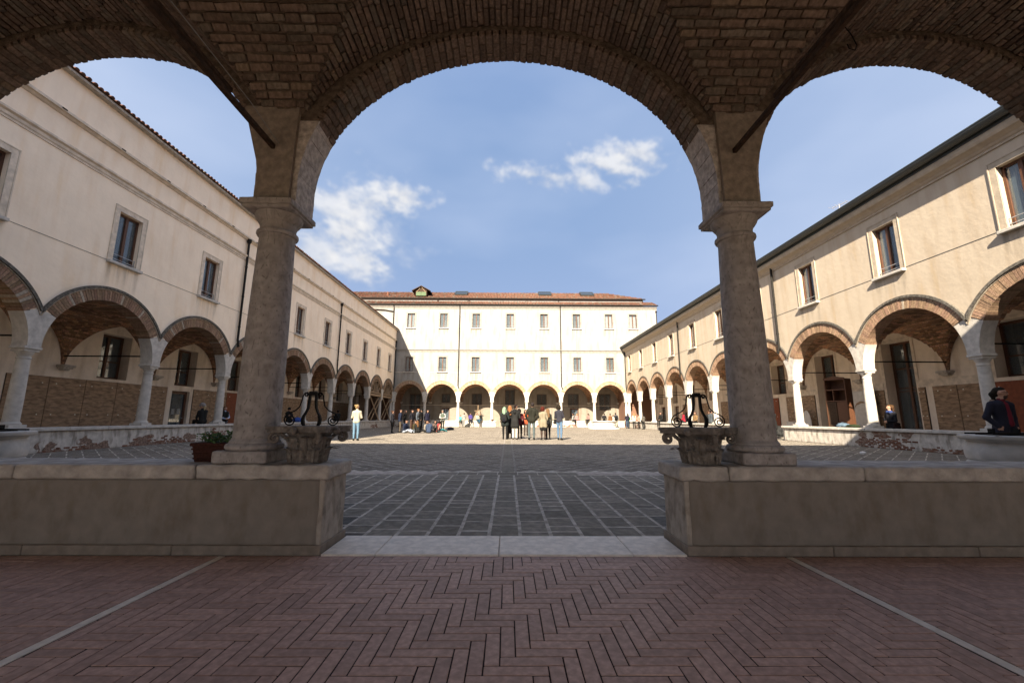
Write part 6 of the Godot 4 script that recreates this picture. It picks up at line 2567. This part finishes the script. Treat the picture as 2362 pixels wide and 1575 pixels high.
func people() -> void:
	# the group in the middle of the courtyard, seen from behind
	person("person with pale green hair and black backpack at the left of the central group", -0.16, 22.55, 170, {"h": 1.64, "fem": true, "top": Color(0.03, 0.033, 0.036), "hem": 0.72, "hair": Color(0.30, 0.44, 0.30), "style": "long", "pack": Color(0.018, 0.018, 0.022), "arms": "front"})
	person("ginger haired person in long dark coat half hidden behind the green haired one", 0.10, 23.45, 190, {"h": 1.74, "fem": true, "top": Color(0.022, 0.02, 0.022), "hem": 0.28, "hair": Color(0.32, 0.14, 0.055), "style": "long", "look": -40.0})
	person("person in black hooded coat and white trousers taking a photograph", 0.35, 22.55, 165, {"h": 1.76, "top": Color(0.024, 0.024, 0.026), "hem": 0.58, "legs": Color(0.66, 0.62, 0.56), "hood": Color(0.02, 0.02, 0.022), "arms": "one_up", "camera": 1, "look": -35.0, "wide": 1})
	person("person with burgundy bag and black legs beyond the photographer", 0.62, 23.3, 175, {"h": 1.58, "fem": true, "top": Color(0.12, 0.018, 0.025), "hem": 0.80, "hair": DARKHAIR, "style": "bob", "bag": Color(0.13, 0.02, 0.03), "bag_side": -1.0})
	person("person in dark hood and orange patterned top facing the viewer", 1.13, 27.6, 15, {"h": 1.60, "fem": true, "top": Color(0.55, 0.12, 0.05), "hair": DARKHAIR, "style": "long", "arms": "crossed", "sleeve": Color(0.03, 0.025, 0.025), "legs": Color(0.06, 0.045, 0.035), "hem": 0.75, "bag": Color(0.20, 0.03, 0.03)})
	person("tall person in brown-black leather jacket and grey jeans, hands in pockets", 1.19, 22.05, 180, {"h": 1.86, "top": Color(0.030, 0.024, 0.020), "hem": 0.86, "bulky": 1, "legs": Color(0.12, 0.145, 0.155), "hair": Color(0.035, 0.028, 0.025), "arms": "pocket", "stance": 0.11})
	person("burgundy haired person in long beige coat over black skirt", 1.79, 22.1, 183, {"h": 1.66, "fem": true, "top": Color(0.33, 0.28, 0.20), "hem": 0.62, "skirt": 0.50, "hair": Color(0.10, 0.018, 0.015), "style": "bob", "legs": Color(0.075, 0.05, 0.042), "bag": Color(0.02, 0.02, 0.02), "bag_side": -1.0})
	person("long blond haired person in dark coat with pale bag behind the beige coat", 2.08, 22.6, 200, {"h": 1.57, "fem": true, "top": Color(0.06, 0.055, 0.05), "hem": 0.7, "hair": Color(0.20, 0.12, 0.06), "style": "long", "bag": Color(0.6, 0.55, 0.48)})
	person("person in navy sweater and blue jeans at the right end of the central group", 2.62, 22.1, 155, {"h": 1.76, "fem": true, "top": Color(0.045, 0.042, 0.058), "legs": JEANS, "hair": Color(0.03, 0.018, 0.012), "style": "bob", "arms": "front", "bag": Color(0.03, 0.03, 0.03), "bag_side": 1.0, "stride": 0.05})
	person("blond person in cream sweater and pale jeans standing alone at the left", -7.24, 20.8, 185, {"h": 1.68, "fem": true, "top": Color(0.58, 0.53, 0.42), "legs": Color(0.17, 0.29, 0.42), "hair": BLOND, "style": "bun", "arms": "front", "look": -40.0})
	# the class by the left arcade
	var d := Color(0.02, 0.018, 0.025)
	person("person in dark jacket standing at the left end of the standing class", -8.23, 30.9, 110, {"h": 1.55, "fem": true, "top": d, "hair": BROWNHAIR, "style": "bun", "arms": "front", "hem": 0.8})
	person("person in navy puffer jacket and khaki trousers in profile", -7.83, 31.5, 115, {"h": 1.65, "top": NAVY, "bulky": 1, "legs": Color(0.15, 0.12, 0.09), "arms": "pocket", "hem": 0.84})
	person("person in black half hidden behind the navy puffer jacket", -7.62, 32.1, 100, {"h": 1.63, "fem": true, "top": BLACK, "style": "long", "hair": DARKHAIR})
	person("person in dark navy sweater and brown trousers looking down at the seated class", -7.55, 34.1, 60, {"h": 1.68, "top": Color(0.016, 0.018, 0.030), "legs": Color(0.10, 0.06, 0.04), "arms": "pocket", "nod": 0.25})
	person("ginger person in grey top behind the standing row", -7.35, 35.4, 80, {"h": 1.78, "top": Color(0.14, 0.16, 0.2), "hair": Color(0.22, 0.10, 0.045), "legs": BLACK, "arms": "down"})
	person("person in black jacket and dark cap in the standing row", -7.0, 34.9, 70, {"h": 1.76, "top": Color(0.012, 0.012, 0.014), "legs": BLACK, "hat": Color(0.012, 0.012, 0.014), "nod": 0.2, "arms": "pocket", "hem": 0.82, "bulky": 1})
	person("slim dark haired person at the right end of the standing row", -6.62, 35.4, 40, {"h": 1.70, "fem": true, "top": Color(0.02, 0.022, 0.04), "style": "long"})
	person("grey haired person in green grey vest over white sleeves, hands clasped", -5.55, 36.85, -10, {"h": 1.70, "top": Color(0.62, 0.61, 0.60), "vest": Color(0.12, 0.145, 0.115), "hair": Color(0.25, 0.22, 0.19), "arms": "front", "nod": 0.2, "legs": Color(0.03, 0.024, 0.018)})
	person("seated person in navy sweater with outstretched pale jeans", -7.35, 31.0, 60, {"pose": "ground", "h": 1.75, "top": NAVY, "legs": Color(0.40, 0.46, 0.55), "straight": true, "arms": "lap", "nod": 0.3})
	person("seated person in olive and black top bending over paper", -6.85, 31.6, 80, {"pose": "ground", "h": 1.70, "top": Color(0.07, 0.06, 0.025), "legs": Color(0.3, 0.36, 0.44), "arms": "lap", "nod": 0.6, "crossed": true})
	person("seated person with very long brown hair seen from behind", -6.43, 31.1, 200, {"pose": "ground", "h": 1.62, "fem": true, "top": BLACK, "hair": Color(0.17, 0.08, 0.035), "style": "long", "crossed": true, "arms": "lap", "legs": BLACK})
	person("seated dark haired person in beige with crossed legs", -6.1, 32.6, 20, {"pose": "ground", "h": 1.62, "fem": true, "top": Color(0.32, 0.28, 0.23), "hair": BROWNHAIR, "style": "long", "crossed": true, "arms": "lap"})
	person("seated person in slate blue sweater, back to the viewer", -5.6, 30.8, 185, {"pose": "ground", "h": 1.66, "top": Color(0.05, 0.075, 0.13), "crossed": true, "arms": "lap", "nod": 0.4, "legs": BLACK})
	person("seated person in grey brown between the blue sweater and the red top", -5.5, 32.3, 30, {"pose": "ground", "h": 1.66, "fem": true, "top": Color(0.16, 0.12, 0.10), "hair": DARKHAIR, "style": "bob", "arms": "lap"})
	person("seated person in red top propped on both arms, turquoise cloth", -5.35, 33.2, 140, {"pose": "ground", "h": 1.62, "fem": true, "top": Color(0.60, 0.06, 0.055), "sleeve": SKIN, "hair": DARKHAIR, "style": "bob", "arms": "prop", "straight": true, "legs": Color(0.06, 0.38, 0.40)})
	# along the far parapet
	person("child in turquoise shirt leaning at the far parapet", -5.66, 51.3, -20, {"h": 1.40, "top": Color(0.12, 0.42, 0.46), "legs": BLACK, "arms": "front"})
	person("person in grey hooded tracksuit with backs of legs to the viewer", -5.15, 50.6, 190, {"h": 1.62, "top": Color(0.42, 0.41, 0.39), "hood": Color(0.42, 0.41, 0.39), "legs": Color(0.42, 0.41, 0.39), "arms": "front"})
	person("person in violet striped top seated on the far parapet", -4.5, 51.75, 10, {"pose": "ledge", "h": 1.68, "fem": true, "top": Color(0.10, 0.07, 0.30), "hair": BROWNHAIR, "style": "bun", "arms": "lap", "nod": 0.4, "legs": NAVY}, 0.76)
	person("person in cream top seated on the far parapet below the easel", -3.65, 51.75, 20, {"pose": "ledge", "h": 1.64, "fem": true, "top": Color(0.55, 0.50, 0.42), "hair": BROWNHAIR, "style": "long", "arms": "lap", "legs": Color(0.06, 0.12, 0.18)}, 0.76)
	person("person in black top seated on the far parapet right of the cream top", -3.25, 51.75, -30, {"pose": "ledge", "h": 1.62, "fem": true, "top": BLACK, "hair": DARKHAIR, "style": "bob", "arms": "lap", "nod": 0.3, "legs": Color(0.06, 0.14, 0.22)}, 0.76)
	person("person in pink top standing in the far doorway", 8.75, 55.2, 10, {"h": 1.66, "fem": true, "top": Color(0.55, 0.30, 0.28), "hair": BLOND, "style": "long"})
	person("person in black standing in the far doorway", 8.25, 55.3, 40, {"h": 1.66, "top": BLACK, "hair": BROWNHAIR})
	person("person in pale grey bowed over on the far parapet near the doorway", 10.0 - 2.3, 51.9, 60, {"pose": "ledge", "h": 1.64, "fem": true, "top": Color(0.42, 0.40, 0.38), "hair": DARKHAIR, "style": "bob", "nod": 0.7, "lean": 0.2, "arms": "lap"}, 0.76)
	person("long haired person in rose top seated on the far parapet beside a column", 9.65, 51.9, -50, {"pose": "ledge", "h": 1.66, "fem": true, "top": Color(0.35, 0.22, 0.20), "hair": DARKHAIR, "style": "long", "nod": 0.5, "arms": "lap"}, 0.76)
	person("person in black jacket seated with back turned behind the round well", 11.6, 52.2, 170, {"pose": "ledge", "h": 1.72, "top": Color(0.02, 0.02, 0.025), "hair": DARKHAIR, "pack": Color(0.02, 0.02, 0.02), "arms": "ledge"}, 0.76)
	person("person in brown coat standing by the round well", 11.5, 48.7, 190, {"h": 1.60, "fem": true, "top": Color(0.24, 0.11, 0.05), "hem": 0.8, "hair": BROWNHAIR, "style": "bun", "legs": Color(0.1, 0.13, 0.16)})
	person("person in cream standing between the brown coat and the black backpack", 12.05, 49.6, 120, {"h": 1.45, "fem": true, "top": Color(0.6, 0.56, 0.5), "hair": DARKHAIR, "legs": Color(0.5, 0.47, 0.42)})
	person("person with black backpack and olive trousers by the far right corner", 12.5, 50.1, 180, {"h": 1.70, "top": Color(0.05, 0.06, 0.075), "pack": Color(0.012, 0.012, 0.014), "legs": Color(0.17, 0.16, 0.10)})
	person("person in dark jacket and blue jeans bending forward near the right corner", 13.0, 47.3, 150, {"h": 1.64, "top": Color(0.02, 0.022, 0.035), "legs": Color(0.07, 0.11, 0.17), "lean": 0.3, "arms": "front"})
	person("person in bright green top near the right corner", 13.35, 48.1, 140, {"h": 1.52, "top": Color(0.03, 0.35, 0.08), "hair": BROWNHAIR, "arms": "front"})
	person("blond person in white sweater and black leggings near the right corner", 13.5, 46.4, 175, {"h": 1.64, "fem": true, "top": Color(0.60, 0.58, 0.55), "legs": BLACK, "hair": Color(0.35, 0.22, 0.11), "style": "long", "hem": 0.85, "arms": "front"})
	person("person in peach top and black leggings holding a phone near the right corner", 13.65, 45.2, 230, {"h": 1.52, "fem": true, "top": Color(0.55, 0.36, 0.28), "legs": BLACK, "hair": BROWNHAIR, "style": "tail", "arms": "phone"})
	person("dark haired person with black bag turned away by the right parapet", 13.75, 44.0, 200, {"h": 1.52, "fem": true, "top": Color(0.15, 0.13, 0.12), "legs": BLACK, "style": "bob", "bag": BLACK, "arms": "front"})
	# on and behind the right parapet
	person("person in black jacket and glasses seated on the far stretch of right parapet", 14.5, 40.9, 300, {"pose": "ledge", "h": 1.72, "top": BLACK, "arms": "lap"}, 0.76)
	person("person in dark coat standing under the right arcade behind the red coat", 15.2, 36.9, 280, {"h": 1.62, "fem": true, "top": Color(0.03, 0.03, 0.035), "style": "bob"})
	person("smiling blond person standing under the right arcade beside a column", 15.4, 36.0, 290, {"h": 1.74, "fem": true, "top": Color(0.05, 0.05, 0.06), "hair": BLOND, "style": "bob"})
	person("person in red coat seated on the right parapet behind the iron scroll", 14.5, 35.6, 250, {"pose": "ledge", "h": 1.72, "fem": true, "top": Color(0.42, 0.03, 0.05), "hair": BROWNHAIR, "style": "bob", "arms": "lap"}, 0.76)
	person("person in tan coat seated on the right parapet near the red coat", 14.6, 33.6, 300, {"pose": "ledge", "h": 1.60, "fem": true, "top": Color(0.26, 0.16, 0.08), "hair": BROWNHAIR, "style": "bob", "arms": "lap"}, 0.76)
	person("person in black sitting close beside the grey jacket on the right parapet", 14.6, 31.6, 120, {"pose": "ledge", "h": 1.68, "top": BLACK, "hair": BROWNHAIR, "arms": "lap"}, 0.76)
	person("person in grey jacket sitting on the right parapet with back turned", 14.5, 30.9, 110, {"pose": "ledge", "h": 1.72, "top": Color(0.09, 0.10, 0.12), "legs": Color(0.12, 0.13, 0.15), "arms": "lap"}, 0.76)
	person("person in long black coat and pale trousers embracing by the right parapet", 14.68, 23.9, 200, {"h": 1.68, "top": BLACK, "hem": 0.55, "legs": Color(0.45, 0.52, 0.55), "arms": "hug", "style": "bun", "fem": true, "cell": 0.022, "tone": 0.85})
	person("person in black embraced by the one in the long coat", 14.45, 24.25, 20, {"h": 1.72, "top": BLACK, "arms": "hug", "cell": 0.022, "tone": 0.85})
	person("curly haired person in black jacket and blue scarf behind the right parapet", 14.98, 16.85, 275, {"h": 1.66, "fem": true, "top": Color(0.012, 0.012, 0.015), "hem": 0.7, "scarf": Color(0.03, 0.05, 0.15), "hair": Color(0.06, 0.03, 0.014), "style": "curly", "look": -20.0, "bag": Color(0.03, 0.012, 0.015), "arms": "front", "cell": 0.02, "tone": 0.8})
	person("bearded person in dark parka with fur collar and burgundy shirt behind the wellhead", 10.78, 9.35, 0, {"look": 38.0, "h": 1.79, "top": Color(0.02, 0.022, 0.034), "hem": 0.72, "bulky": 1, "hair": DARKHAIR, "style": "tail", "beard": Color(0.07, 0.045, 0.035), "glasses": 1, "fur": Color(0.34, 0.24, 0.16), "arms": "pocket", "collar": Color(0.14, 0.02, 0.03), "shirt": Color(0.15, 0.018, 0.03), "cell": 0.014, "tone": 1.0})
	# on and behind the left parapet
	person("person in pale knitted hat with blond plait seated on the left parapet", -14.1, 20.15, 250, {"pose": "ledge", "h": 1.74, "fem": true, "top": BLACK, "hair": Color(0.46, 0.36, 0.22), "style": "tail", "hat": Color(0.42, 0.38, 0.36), "arms": "lap", "cell": 0.022, "tone": 0.85}, 0.76)
	person("person with black vest over pale blue sleeves behind the left parapet", -14.9, 22.9, 60, {"h": 1.62, "fem": true, "top": Color(0.40, 0.44, 0.58), "vest": BLACK, "hair": BROWNHAIR, "style": "long", "arms": "front", "cell": 0.022, "tone": 0.85})
	person("person in black coat with dark hair turned right beside the left column", -14.8, 24.0, 70, {"h": 1.68, "fem": true, "top": Color(0.014, 0.014, 0.018), "hem": 0.6, "hair": DARKHAIR, "style": "bob", "arms": "phone", "cell": 0.022, "tone": 0.85})
	person("person in black hood standing with folded arms under the left arcade", -14.9, 29.6, 60, {"h": 1.70, "top": BLACK, "hood": BLACK, "hem": 0.6, "arms": "crossed", "hat": BLACK, "cell": 0.022, "tone": 0.85})
	person("person in dark clothes seated on the left parapet between far columns", -14.2, 36.2, 230, {"pose": "ledge", "h": 1.70, "top": Color(0.02, 0.018, 0.022), "arms": "lap"}, 0.76)
	person("person in navy seated on the left parapet leaning on a far column", -14.2, 39.9, 250, {"pose": "ledge", "h": 1.60, "top": NAVY, "arms": "lap"}, 0.76)
